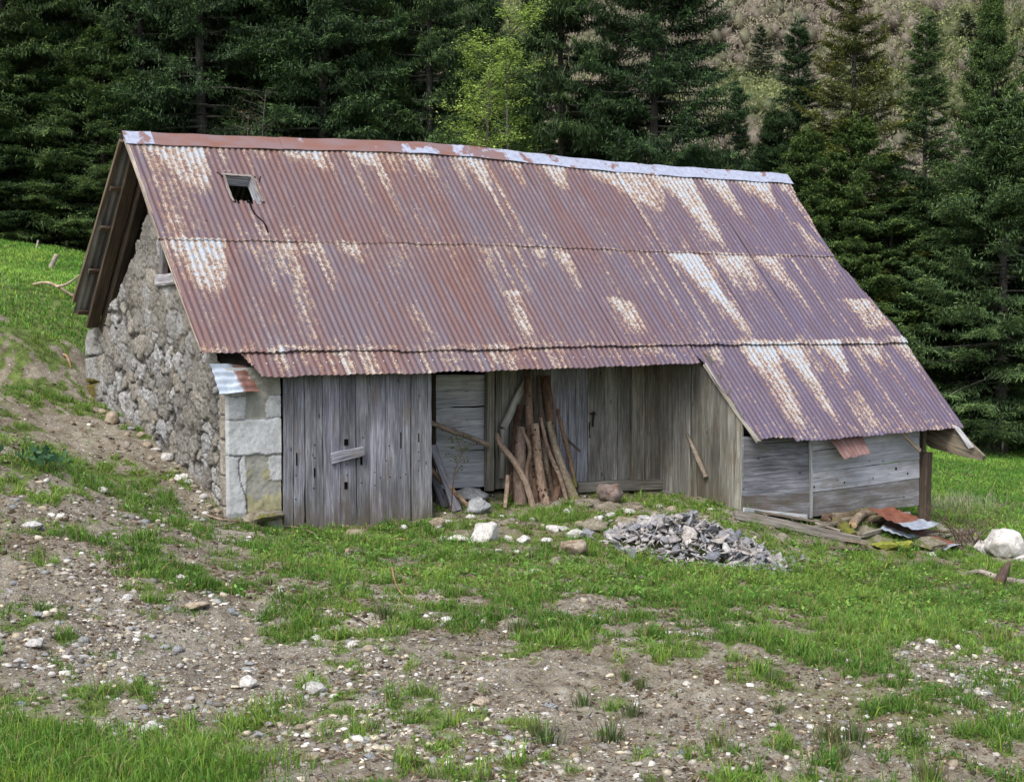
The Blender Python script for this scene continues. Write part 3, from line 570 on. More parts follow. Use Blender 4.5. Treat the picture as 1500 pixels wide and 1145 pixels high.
# ---------------- the big plank door
door = empty('door', (0, 0, 0)); door.parent = barn; del_ = None
ex = [Lv(400 + z / 4.09, 600, 0)[0] for z in (57, 120, 184, 292, 392, 490, 575, 668, 820, 943)]
mb = MB()
for i in range(9):
    a, b = ex[i], ex[i + 1]; zb = -.10 - .02 * i + random.uniform(-.03, .03) + (.08 if i > 6 else 0); mid_ = (a + b) / 2
    hu = random.uniform(.82, 1.12); tl = random.uniform(-.012, .012)
    mb.board((mid_ + tl, -.012 + random.uniform(-.006, .006), zb - .12), (mid_, -.012 + random.uniform(-.006, .006), 1.57), b - a - .006, .028, (1, 0, 0), 14, (hu, hu * random.uniform(.97, 1.0), hu * random.uniform(.96, 1.03)), (1.15, -.6), .003, endj=.03)
mb.build('planks', M['plank'], door)
mb = MB()
for zx, zy, w, h in [(142, 705, 9, 80), (249, 785, 9, 58), (332, 632, 8, 64), (439, 603, 26, 40), (437, 862, 22, 46), (530, 714, 13, 56), (766, 592, 8, 110), (873, 577, 8, 60)] + [(x, y, 9, 9) for x, y in
        [(250, 620), (250, 697), (332, 712), (332, 785), (332, 850), (138, 802), (244, 878), (444, 735), (444, 800), (540, 575), (614, 569), (614, 630), (616, 700), (696, 625), (679, 714), (610, 784), (643, 816), (702, 812), (766, 815), (796, 795), (610, 862), (875, 324), (873, 663), (873, 716), (871, 773), (137, 945), (530, 845), (450, 694)]]:
    q = Lv(400 + zx / 4.09, 500 + zy / 4.09, -.03); k = 1 / 4.09 / 148
    sw, shh = max(w * k * .55, .006), max(h * k * .5, .006)
    mb.plate([(q[0] + math.cos(t) * sw * (1 if w < 12 and h < 12 else 1.25), -.0295, q[2] + math.sin(t) * shh * (1 if h < 12 else 1.2)) if (w < 12 and h < 12) else (q[0] + (sw if 1 <= j % 4 <= 2 else -sw) + random.uniform(-.001, .001), -.0295, q[2] + (shh if j % 4 >= 2 else -shh)) for j, t in (enumerate([k_ * PI / 3 for k_ in range(6)]) if (w < 12 and h < 12) else enumerate([0, 1, 2, 3]))], (0, 1, 0), .003)
mb.build('nail_holes', M['void'], door)
q0, q1 = Lv(485, 672, -.05), Lv(532, 660, -.05); mb = MB(); mb.board(q0, q1, .115, .04, (0, 0, 1), 5, (1.15, 1.12, 1.15), taper=.85, jit=.004); mb.build('latch_bar', M['plank'], door)
mb = MB(); mb.plate([(.58, .5, -.3), (2.5, .5, -.3), (2.5, .5, 1.7), (.58, .5, 1.7)], (0, 1, 0), .02); mb.build('painted_dark_interior', M['void'], barn)  # black sheet added to stand in for the unlit space behind the door
# header beam behind the eave
mb = MB(); mb.board((.55, .12, 1.66), (6.3, .12, 1.62), .16, .14, (0, 0, 1), 8, (.6, .55, .5)); mb.build('header_beam', M['timber'], barn)
# ---------------- recessed stall front, plane v = .8
RVv = .8
def X(px, py=640, v=RVv): return Lv(px, py, v)[0]
def vert(mb, x0, x1, v=RVv, z0=None, z1=1.62, t=.028, tone=None, damp=(.35, 0), gap=.006, jit=.003):
    a, b = X(x0, 640, v), X(x1, 640, v); h = random.uniform(.8, 1.15)
    mb.board(((a + b) / 2, v, z0 if z0 is not None else .06), ((a + b) / 2 + random.uniform(-.006, .006), v, z1), b - a - gap, t, (1, 0, 0), 10, tone or (h, h, h * .98), damp, jit)
mb = MB(); ys = [548, 572, 596, 625, 660, 714]
for y0, y1 in zip(ys[:-1], ys[1:]):
    z1_, z0_ = Lv(675, y0, .82)[2], Lv(675, y1, .82)[2]; a, b = X(638, 640, .82), X(711, 640, .82); hu = random.uniform(.95, 1.15)
    mb.board((a, .82, (z0_ + z1_) / 2), (b, .82, (z0_ + z1_) / 2 + random.uniform(-.01, .01)), z1_ - z0_ - .004, .025, (0, 0, 1), 8, (hu, hu, hu * .98), (0.15 if y0 < 650 else .35, .1))
mb.build('stall_panel', M['plank_pale'], barn)
mb = MB(); mb.plate([(1.5, .95, -.3), (6.3, .95, -.3), (6.3, .95, 1.9), (1.5, .95, 1.9)], (0, 1, 0), .02); mb.build('painted_dark_interior', M['void'], barn)  # black sheet painting the darkness between and behind the stall boards
mb = MB(); vert(mb, 632, 638, .62, -.1, t=.05, tone=(.4, .35, .32)); mb.build('post', M['timber'], barn)
mb = MB(); vert(mb, 711, 722, .76, .04, t=.09, tone=(1.0, .98, .9)); mb.build('post', M['plank_warm'], barn)
mb = MB()
for a, b in [(725, 734), (734, 746), (746, 757), (757, 768), (768, 780), (780, 793), (793, 806)]: vert(mb, a, b, .80, .05)
mb.build('stall_boards', M['plank_warm'], barn)
q0, q1 = Lv(736, 626, .72), Lv(775, 550, .72); mb = MB(); mb.board(q0, q1, .10, .04, (1, 0, 0), 6, (1.3, 1.3, 1.28)); mb.build('brace', M['plank_warm'], barn)
q0, q1 = Lv(737, 628, .73), Lv(737, 700, .73); mb = MB(); mb.board(q0, q1, .10, .04, (1, 0, 0), 6, (1.2, 1.2, 1.18)); mb.build('brace', M['plank_warm'], barn)
sd = empty('stall_door', (0, 0, 0)); sd.parent = barn
mb = MB()
for a, b in [(806, 815), (815, 832), (832, 843), (843, 860)]: vert(mb, a, b, .785, .06, tone=tuple([random.uniform(1.0, 1.25)] * 3))
mb.build('planks', M['plank'], sd)
q = Lv(868, 606, .74); mb = MB(); mb.board(q + (-.035, 0, 0), q + (.045, 0, 0), .02, .015, (0, 0, 1), 2, (.25, .22, .2)); mb.board(q + (.012, 0, .03), q + (.008, 0, -.16), .022, .012, (1, 0, 0), 3, (.3, .25, .22)); mb.board(q + (-.045, 0, -.1), q + (-.043, 0, -.3), .012, .006, (1, 0, 0), 3, (.15, .13, .12)); mb.build('latch', M['timber'], sd)
mb = MB()
for a, b in [(860, 885), (885, 904), (904, 926)]: vert(mb, a, b, .79, .05, tone=tuple([random.uniform(.85, 1.1)] * 3))
mb.build('stall_boards', M['plank_warm'], barn)
mb = MB(); vert(mb, 924, 943, .75, .03, t=.05, tone=(1.05, 1.03, .95)); mb.build('post', M['plank_warm'], barn)
mb = MB()
for a, b in [(943, 959), (959, 971)]: vert(mb, a, b, .78, -.02, tone=(.85, .82, .75))
mb.build('stall_boards', M['plank_warm'], barn)
q0, q1 = Lv(842, 715, .72), Lv(966, 712, .72); mb = MB(); mb.board(q0 + (0, 0, .01), q1 + (0, 0, .03), .13, .16, (0, 0, 1), 6, (1.0, .98, .92), (.3, .3)); mb.build('sill_beam', M['plank_warm'], barn)
# ---------------- side wall of the lean-to, plane s = 6.27
SV = 6.27
def YV(px, py=640): return Ls(px, py, SV)[1]
mb = MB(); edges = [(965, 988), (988, 1013)]; 
for a, b in edges:
    va, vb = YV(a), YV(b); mb.board((SV - .02, (va + vb) / 2, Ls(990, 722, SV)[2] + .0), (SV - .02, (va + vb) / 2, roofz((va + vb) / 2) - .22), va - vb - .004, .028, (0, 1, 0), 8, tuple([random.uniform(1.0, 1.2)] * 3), (.2, 0))
mb.build('side_hatch', M['plank_warm'], barn)
mb = MB(); q0, q1 = Ls(966, 718, SV), Ls(1014, 731, SV); mb.board(q0 + (-.03, 0, 0), q1 + (-.03, 0, 0), .05, .05, (0, 0, 1), 4, (1.1, 1.1, 1.1)); mb.build('side_rail', M['plank_warm'], barn)
mb = MB(); 
for a, b in [(1013, 1022), (1022, 1041), (1041, 1055), (1055, 1068), (1068, 1078), (1078, 1088)]:
    va, vb = YV(a), YV(b); vm = (va + vb) / 2; tn_ = random.uniform(.62, .95) if a < 1066 else 1.1
    mb.board((SV, vm, Ls((a + b) / 2, 752, SV)[2] - .1), (SV, vm, roofz(vm) - .05), va - vb - .003, .03, (0, 1, 0), 10, (tn_, tn_, tn_ * .95), (1.15 if a < 1066 else .5, -.5))
mb.build('side_boards', M['plank_warm'], barn)
mb = MB(); mb.board((SV - .02, .8, roofz(.8) - .62 + .22), (SV - .02, -.12, roofz(-.12) - .1), .16, .03, (0, 0, 1), 5, (.8, .6, .45)); mb.build('side_lintel', M['timber'], barn)
mb = MB(); mb.board((6.2, -.2, roofz(-.2) - .055), (6.3, -1.08, roofz(-1.08) - .045), .07, .04, (0, .7, .7), 8, (1.5, 1.45, 1.35)); mb.build('lean_to_rafter', M['plank_warm'], barn)
mb = MB(); mb.plate([(SV + .03, .9, -.3), (SV + .03, -.8, -.4), (SV + .03, -.8, roofz(-.8) - .08), (SV + .03, .9, roofz(.9) - .08)], (1, 0, 0), .01); mb.build('painted_dark_interior', M['void'], barn)  # black sheet standing in for the dark inside of the lean-to
# ---------------- lean-to front, plane v = -.85
FV = -.85
def FX(px, py): return Lv(px, py, FV)
mb = MB(); yl = [(640, 636), (667, 660), (697, 690), (726, 722), (752, 757)]
for (a, b), (c, d) in zip(yl[:-1], yl[1:]):
    p0 = (FX(1088, a) + FX(1088, c)) / 2; p1 = (FX(1184, b) + FX(1184, d)) / 2; hh = (FX(1088, a) - FX(1088, c))[2]; h1_ = (FX(1184, b) - FX(1184, d))[2]
    mb.board(p0, p1, hh + .004, .03, (0, 0, 1), 8, tuple([random.uniform(.85, 1.0)] * 3), (1.0, .8) if a > 715 else (.0, .05), taper=h1_ / hh)
mb.build('front_boards', M['plank'], barn)
mb = MB(); p0, p1 = FX(1186, 758), FX(1184, 636); mb.board(p0 + (0, -.03, 0), p1 + (0, -.03, 0), .035, .03, (1, 0, 0), 8, (.9, .92, .82), (.6, 0)); mb.build('corner_batten', M['plank_pale'], barn)
fp = []
yl = [(634, 620), (661, 641), (692, 673), (722, 700), (757, 740)]
for k, ((a, b), (c, d)) in enumerate(zip(yl[:-1], yl[1:])):
    p0 = (FX(1188, a) + FX(1188, c)) / 2; p1 = (FX(1346, b) + FX(1346, d)) / 2; h0 = (FX(1188, a) - FX(1188, c))[2]; h1 = (FX(1346, b) - FX(1346, d))[2]
    mb = MB() if k == 0 else mb
    mb.board(p0 + (0, .004 * k, 0), p1 + (0, .004 * k, 0), h0 - .004, .032, (0, 0, 1), 14, tuple([random.uniform(.98, 1.15)] * 3), (1.0, .9) if a > 715 else (-.2, -.1), taper=h1 / h0)
mb.build('front_boards', M['plank_pale'], barn)
mb = MB()
for zx, zy, r in [(57, 497, 7), (252, 468, 7), (660, 410, 7), (585, 379, 10), (500, 330, 5), (415, 330, 4), (540, 415, 4), (205, 455, 4), (437, 442, 6)]:
    q = Lv(1180 + zx / 4.4, 600 + zy / 4.4, FV - .02); rr_ = r / 4.4 / 115 * .9; mb.plate([(q[0] + math.cos(j * PI / 3) * rr_, FV - .0185, q[2] + math.sin(j * PI / 3) * rr_) for j in range(6)], (0, 1, 0), .003)
q0, q1 = Lv(1312, 683, FV - .02), Lv(1345, 675, FV - .02); q2, q3 = Lv(1312, 690, FV - .02), Lv(1345, 688, FV - .02)
mb.build('knot_holes', M['void'], barn)
mb = MB(); p0, p1 = FX(1352, 768), FX(1355, 662); mb.board(p0 + (0, -.02, -.15), p1 + (0, -.02, 0), .15, .12, (1, .2, 0), 8, (.8, .74, .7), (.1, 0)); mb.build('corner_post', M['timber'], barn)
mb = MB(); p0, p1 = Lv(1352, 662, -.6), Lv(1352, 625, -.6); mb.board(p0 + (0, 0, -.1), p1, .07, .07, (1, 0, 0), 4, (2, 2, 2)); mb.build('roof_strut', M['timber'], barn)
mb = MB(); p0, p1 = Lv(1316, 630, -.98), Lv(1348, 660, -.98); mb.board(p0, p1, .05, .03, (0, 0, 1), 3, (3.2, 3.1, 3.0)); mb.build('loose_batten', M['timber'], barn)
# verge boards at the right-hand end
ep = lambda px, py, s=9.72: Ls(px, py, s)
mb = MB(); mb.plate([ep(1344, 632), ep(1398, 622), ep(1418, 646), ep(1441, 668), ep(1438, 674), ep(1408, 668), ep(1362, 655)], (1, 0, 0), .05, (.9, .8, .65), grain=ep(1438, 672) - ep(1350, 635), damp=.3); mb.build('verge_board', M['plank_warm'], barn)
mb = MB(); mb.plate([ep(1396, 623, 9.66), ep(1404, 627, 9.66), ep(1425, 655, 9.66), ep(1419, 657, 9.66)], (1, 0, 0), .03, (1.9, 1.85, 1.7), grain=ep(1419, 655) - ep(1396, 626)); mb.build('verge_board', M['plank'], barn)
# small hanging corrugated offcut under the eave
def scrap(name, p00, p10, p01, p11, ncorr, along, curl=0, amp=.009, n2=14, worldm=None, jag=.01, mat='scraprust', label=None, parent=None, cat=None, dims=(.0,), nd=None):
    """corrugated piece spanned by four corners; corrugations run from the 0-edge to the 1-edge (along = 'u' or 'v')"""
    n1 = ncorr * 8 + 1; a = np.linspace(0, 1, n1)[None, :, None]; b = np.linspace(0, 1, n2)[:, None, None]
    p00, p10, p01, p11 = [np.asarray(p, float) for p in (p00, p10, p01, p11)]
    Pp = (p00 * (1 - a) + p10 * a) * (1 - b) + (p01 * (1 - a) + p11 * a) * b
    nrm_ = nrm(np.cross(p10 - p00, p01 - p00)) if nd is None else nrm(nd)
    wv = np.cos(2 * PI * a[..., 0] * ncorr) * amp + curl * ((b[..., 0] - .5) ** 2 + (a[..., 0] - .5) ** 2) * 2 + (vn(a[..., 0] * 5 + 0 * b[..., 0], b[..., 0] * 4 + 0 * a[..., 0], ncorr) - .5) * amp * 3
    Pp = Pp + nrm_ * wv[..., None]
    dirb = nrm((p01 - p00)); e = (vn(a[..., 0] * ncorr * 3 + b[..., 0] * 0, b[..., 0] * 0, 9) - .5) * jag * 3; Pp = Pp + dirb * (e * (b[..., 0] > .99))[..., None]
    org = Pp.reshape(-1, 3).mean(0) * 0 if parent else p00
    co = Pp.reshape(-1, 3) - org; idx = np.arange(n1 * n2).reshape(n2, n1); Q = np.stack([idx[:-1, :-1], idx[:-1, 1:], idx[1:, 1:], idx[1:, :-1]], -1).reshape(-1, 4)
    L1 = np.linalg.norm(p10 - p00); L2 = np.linalg.norm(p01 - p00); S = (a[..., 0] + 0 * b[..., 0]) * L1; D = (b[..., 0] + 0 * a[..., 0]) * L2
    me = mesh_np(name, co, quads=Q, attrs={'roof': ('FLOAT_VECTOR', np.stack([S, D, S * 0], -1)), 'corr': ('FLOAT', np.cos(2 * PI * a[..., 0] * ncorr) + 0 * b[..., 0])}, smooth=True)
    return obj(name, me, M[mat], parent, loc3=None if parent else tuple(org), label=label, cat=cat)
m = NT('rusted_scrap'); q = m.attr('roof').outputs['Vector']; a = m.noise(m.vmul(q, (9, 3, 1)), 1, 5, .6); M['scraprust'] = m.pbr(m.ramp(a, [(.3, (.15, .075, .065)), (.5, (.21, .12, .11)), (.7, (.25, .17, .17))]), .65, m.bump(m.noise(q, 40, 4), .3, .004), .3)
m = NT('half_rusted_zinc'); q = m.attr('roof').outputs['Vector']; x = m.n('SeparateXYZ', i_0=q); a = m.noise(m.vmul(q, (9, 9, 1)), 1, 5, .7)
kk = m.mr(m.math('ADD', x.outputs[1], m.math('MULTIPLY', m.math('SUBTRACT', a, .5), .16)), .20, .25); M['scrapzinc'] = m.pbr(m.mix(kk, m.ramp(a, [(.3, (.28, .33, .40)), (.7, (.52, .58, .66))]), m.ramp(a, [(.42, (.14, .06, .045)), (.6, (.2, .12, .1)), (.7, (.5, .48, .45))])), .45, None, .5)
M['scrapplain'] = None
m = NT('rust_plate_with_zinc_edge'); q = m.attr('roof').outputs['Vector']; x = m.n('SeparateXYZ', i_0=q); a = m.noise(m.vmul(q, (7, 4, 1)), 1, 5, .65)
kk = m.mr(m.math('ADD', x.outputs[0], m.math('MULTIPLY', m.math('SUBTRACT', a, .5), .25)), .42, .52); M['scrapplain'] = m.pbr(m.mix(kk, m.ramp(a, [(.3, (.10, .035, .02)), (.5, (.20, .07, .04)), (.7, (.27, .13, .08))]), m.ramp(a, [(.3, (.2, .23, .28)), (.7, (.42, .46, .52))])), .6, None, .3)
scrap('hanging_sheet', Lv(1214, 640, -1.0), Lv(1262, 636, -1.0), Lv(1238, 671, -1.12), Lv(1278, 664, -1.12), 7, 'v', .01, .006, parent=barn, label='torn strip of red iron hanging under the eave')
# ================================================================== LOOSE THINGS AROUND THE BARN
wl = lambda q: wor(q)
def G(px, py): return gp(px, py)
scrap('corrugated_offcut', wl(Lv(308, 534, .02)), wl(Lv(323, 579, -.14)), wl(Lv(357, 535, .02)), wl(Lv(380, 573, -.14)), 4, 'u', .0, .013, mat='scrapzinc', nd=(-.3, -.8, .5),
      label='half zinc, half rusty corrugated offcut lying on top of the stone corner pier', cat='metal sheet')
def logthing(name, cat, label, pts, rad, mat='bark', group=None, nubs=0, tone=(1, 1, 1), world=False, damp=(0, 0), n=12, extra=None):
    rad = [q * (.78 if group else 1) for q in rad]; P = [np.asarray(p, float) if world else wl(Lv(p[0], p[1], p[2])) for p in pts]
    mb = MB(); mb.log(P, rad, n, tone, .12, 6, nubs, damp=damp)
    if extra: extra(mb, P)
    return mb.build(name, M[mat], origin=P[0], label=label, cat=cat, group=group)
zp = lambda x, y, v: (700 + x / 3.75, 500 + y / 3.75, v)
GP = 'poles leaning against the stall front'
logs = [
 ('thick red barked pole with the broad sawn top, standing in the middle of the bundle', [zp(382, 925, .16), zp(345, 760, .28), zp(325, 600, .38), zp(312, 455, .48)], [.08, .078, .072, .066], 'bark', 40, (1.4, 1.3, 1.2)),
 ('tall straight reddish pole reaching the eave on the left of the bundle', [zp(318, 915, .30), zp(292, 650, .45), zp(282, 400, .58), zp(270, 140, .70)], [.075, .068, .062, .05], 'bark', 18, (1.1, .95, .85)),
 ('thick dark pole reaching the eave behind the others', [zp(445, 890, .36), zp(415, 620, .48), zp(395, 400, .6), zp(368, 190, .70)], [.085, .08, .078, .088], 'bark', 14, (.75, .62, .55)),
 ('thin dark pole between the two tall ones', [zp(415, 895, .30), zp(375, 640, .46), zp(345, 400, .56), zp(332, 190, .68)], [.045, .04, .038, .03], 'greybark', 8, (.62, .52, .46)),
 ('long thin curved brown pole in front on the right side', [zp(500, 925, .14), zp(455, 760, .24), zp(385, 590, .36), zp(345, 420, .5)], [.034, .034, .032, .027], 'greybark', 6, (1.1, .95, .85)),
 ('thick grey pole with a mossy foot, rightmost at the ground', [zp(552, 915, .16), zp(480, 740, .28), zp(425, 580, .4), zp(388, 440, .5)], [.088, .066, .058, .048], 'greybark', 10, (1.0, .95, .85)),
 ('red brown pole behind the mossy footed one', [zp(535, 800, .36), zp(505, 640, .45), zp(468, 500, .52), zp(436, 370, .6)], [.036, .036, .034, .026], 'bark', 8, (1.15, 1.0, .9)),
 ('grey stripped pole leaning behind the thin curved one', [zp(415, 890, .34), zp(370, 640, .46), zp(350, 480, .55), zp(345, 385, .6)], [.05, .046, .042, .036], 'greybark', 6, (.95, .88, .8)),
 ('wide pale slab of bark on the left of the bundle', [zp(232, 900, .30), zp(228, 760, .36), zp(232, 610, .42), zp(238, 470, .46)], [.105, .10, .09, .06], 'greybark', 4, (.95, .82, .78)),
 ('short crooked stick over the bark slab', [zp(290, 850, .2), zp(268, 720, .24), zp(285, 590, .28), zp(238, 475, .36)], [.030, .028, .03, .026], 'greybark', 4, (.8, .68, .6)),
 ('bent bare stick standing apart at the left of the bundle', [zp(312, 950, .05), zp(272, 800, .2), zp(200, 660, .32), zp(128, 570, .42), zp(102, 508, .5)], [.048, .046, .046, .046, .034], 'greybark', 4, (1.15, 1.0, .88)),
 ('dark red pole hidden at the back left of the bundle', [zp(195, 870, .5), zp(198, 700, .56), zp(210, 540, .62), zp(235, 350, .68)], [.07, .075, .07, .055], 'bark', 14, (.62, .52, .48)),
 ('short peeled stub with a bright foot left of the bundle', [zp(148, 915, .2), zp(158, 820, .25), zp(164, 735, .3)], [.03, .036, .03], 'greybark', 3, (1.2, 1.0, .85)),
 ('red pole half hidden under the front poles', [zp(400, 905, .28), zp(440, 780, .4), zp(410, 560, .5), zp(395, 440, .56)], [.07, .07, .062, .05], 'bark', 10, (.85, .68, .58)),
]
for lab, pts, rad, mt, nb, tn_ in logs:
    nm = 'wood_pole'
    if 'stick' in lab or 'stub' in lab: nm = 'stick'
    if 'slab' in lab: nm = 'bark_slab'
    logthing(nm, 'pole' if nm == 'wood_pole' else nm.replace('_', ' '), lab, pts, rad, mt, GP, nb, tn_, damp=(.75, 0) if 'mossy' in lab else (.1, 0))
logthing('stick', 'stick', 'thin straight stick sticking out right of the pole bundle', [zp(562, 602, .60), zp(490, 538, .66), zp(460, 512, .7)], [.014, .018, .016], 'greybark', None, 0, (.7, .66, .62), n=8)
logthing('wood_pole', 'pole', 'grey branch stub laid across the pale stall panel', [(716, 652, .60), (690, 641, .6), (660, 630, .58), (626, 617, .55)], [.034, .032, .036, .03], 'greybark', None, 8, (1.0, .9, .86))
logthing('stick', 'stick', 'bare brown branch sloping down from behind the plank door', [(692, 746, .1), (660, 716, .3), (645, 702, .4), (628, 684, .5)], [.022, .03, .032, .034], 'greybark', None, 2, (1.2, .98, .8))
mb = MB(); p0, p1 = wl(Lv(669, 748, .2)), wl(Lv(634, 652, .5)); mb.board(p0, p1, .13, .03, U, 6, (1.0, .96, .95), (.4, 0), taper=.7); mb.build('loose_plank', M['plank'], origin=p0, label='short grey plank leaning in the gap beside the plank door', cat='plank')
mb = MB(); p0, p1 = wl(Lv(652, 742, .4)), wl(Lv(632, 690, .6)); mb.board(p0, p1, .10, .03, U, 6, (.7, .66, .66), (.4, 0)); mb.build('loose_plank', M['plank'], origin=p0, label='dark broken plank behind the leaning grey plank by the door', cat='plank')
# stick on the side wall
P = [wor(Ls(x, y, SV - .05)) for x, y in ((1034, 699), (1026, 680), (1015, 655), (1004, 630))]
logthing('stick', 'stick', 'pointed grey stick leaning on the side wall of the lean-to', P, [.03, .034, .028, .010], 'greybark', None, 2, (1.0, .95, .88), world=True)
# sapling in front of the pale panel
sp = empty('sapling', tuple(wl(Lv(661, 745, .1))), label='thin young sapling with small sprouting leaves in front of the pale stall panel', cat='sapling')
mb = MB(); o0 = wl(Lv(661, 745, .1)); pth = [wl(Lv(x, y, .12)) - o0 for x, y in ((661, 748), (663, 715), (665, 695), (671, 678), (676, 664), (672, 648), (668, 636))]
mb.log(pth, [.008, .007, .006, .006, .005, .004, .002], 6, (.5, .42, .38), .05, 3); tips = [pth[-1]]
for a, dx, dz in ((3, -.10, .08), (3, .12, .04), (4, -.13, .07), (4, .12, .09), (2, .1, .06), (5, -.1, .05), (5, .09, .06), (3, .05, .12)):
    q = pth[a] + U * dx + np.array([0, 0, dz]); mb.log([pth[a], (pth[a] + q) / 2 + (0, 0, .01), q], [.003, .0025, .001], 5, (.5, .42, .38), .05, 2); tips += [q, (pth[a] + q) / 2]
mb.build('stem', M['greybark'], sp)
def leafset(centres, n, spread, size, cols, up=.4, seed=0, flat=0):
    r = np.random.default_rng(seed); c = np.repeat(np.asarray(centres), n, 0); N_ = len(c)
    c = c + r.normal(0, 1, (N_, 3)) * np.asarray(spread)
    d = r.normal(0, 1, (N_, 3)); d[:, 2] = d[:, 2] * (.6 if not flat else .15) + up; d /= np.linalg.norm(d, axis=1)[:, None]
    w = np.cross(d, r.normal(0, 1, (N_, 3))); w[:, 2] *= (1 if not flat else .15); w /= np.linalg.norm(w, axis=1)[:, None]; s = size * r.uniform(.6, 1.3, (N_, 1))
    v = np.stack([c, c + d * s * .5 + w * s * .3, c + d * s, c + d * s * .5 - w * s * .3], 1).reshape(-1, 3)
    cols = np.asarray(cols); k = cols[r.integers(0, len(cols), N_)] * r.uniform(.75, 1.25, (N_, 1)); cc = np.repeat(np.c_[k, np.ones(N_)], 4, 0)
    return v, np.arange(N_ * 4).reshape(-1, 4), cc
v, q, c = leafset(tips, 9, (.02, .02, .02), .035, [(.10, .15, .04), (.14, .19, .05), (.12, .10, .04)], seed=3)
obj('leaves', mesh_np('leaves', v, quads=q, attrs={'Col': ('FLOAT_COLOR', c)}), M['leaves'], sp)
# ------------------------------------------------------------------ rocks
def rockmesh(seed, flat=1.0, sub=3, cuts=15):
    import bmesh
    r = np.random.default_rng(seed); bm = bmesh.new(); bmesh.ops.create_icosphere(bm, subdivisions=sub, radius=1)
    v = np.array([q.co for q in bm.verts]); f = [[w.index for w in p.verts] for p in bm.faces]; bm.free()
    for _ in range(cuts):
        n = nrm(r.normal(0, 1, 3)); d = r.uniform(.58, .88); k = v @ n - d; v = v - np.where(k > 0, k, 0)[:, None] * n * .98
    o = r.uniform(0, 50, 3)
    nz = fbm(v[:, 0] * 1.7 + o[0] + v[:, 2], v[:, 1] * 1.7 + o[1] - v[:, 2] * .7, seed, 4) - .5; nf = fbm(v[:, 0] * 6 + o[0] + v[:, 2] * 3, v[:, 1] * 6 + o[1] - v[:, 2] * 4, seed + 1, 3) - .5
    v = v * (1 + nz * .34 + nf * .20)[:, None]; v[:, 2] *= flat
    v /= np.abs(v[:, :2]).max(); me = mesh_np('stone', v, tris=f, smooth=sub > 2 and False); return me
RM = {'round': [rockmesh(s, .72, 4) for s in (1, 2, 3, 4)], 'flat': [rockmesh(s, .42, 4, 16) for s in (11, 12, 13, 14)], 'small': [rockmesh(s, .6, 2, 8) for s in (21, 22, 23, 24, 25, 26)]}
_mv = {}
def rock(px, py, w, kind='round', mat='limestone', label=None, group=None, hs=1.0, rz=None, name='stone', p=None, dy=1.0, cat='stone', sink=.3, tilt=0):
    if p is None: p = G(px, py)
    s = w / F * p[1] / 2
    v = random.choice(RM[kind]); key = (v.name, mat)
    if key not in _mv: _mv[key] = v.copy(); _mv[key].materials.append(M[mat])
    o = bpy.data.objects.new(name, _mv[key]); C.objects.link(o)
    fl = {'round': .72, 'flat': .42, 'small': .6}[kind]
    o.scale = (s, s * dy, s * hs); o.location = (p[0], p[1] + s * dy * .5, p[2] + s * hs * fl * (1 - 2 * sink) * .9); o.rotation_euler = (tilt, random.uniform(-.15, .15), rz if rz is not None else random.uniform(0, 6.28))
    return tag(o, label, cat, group)
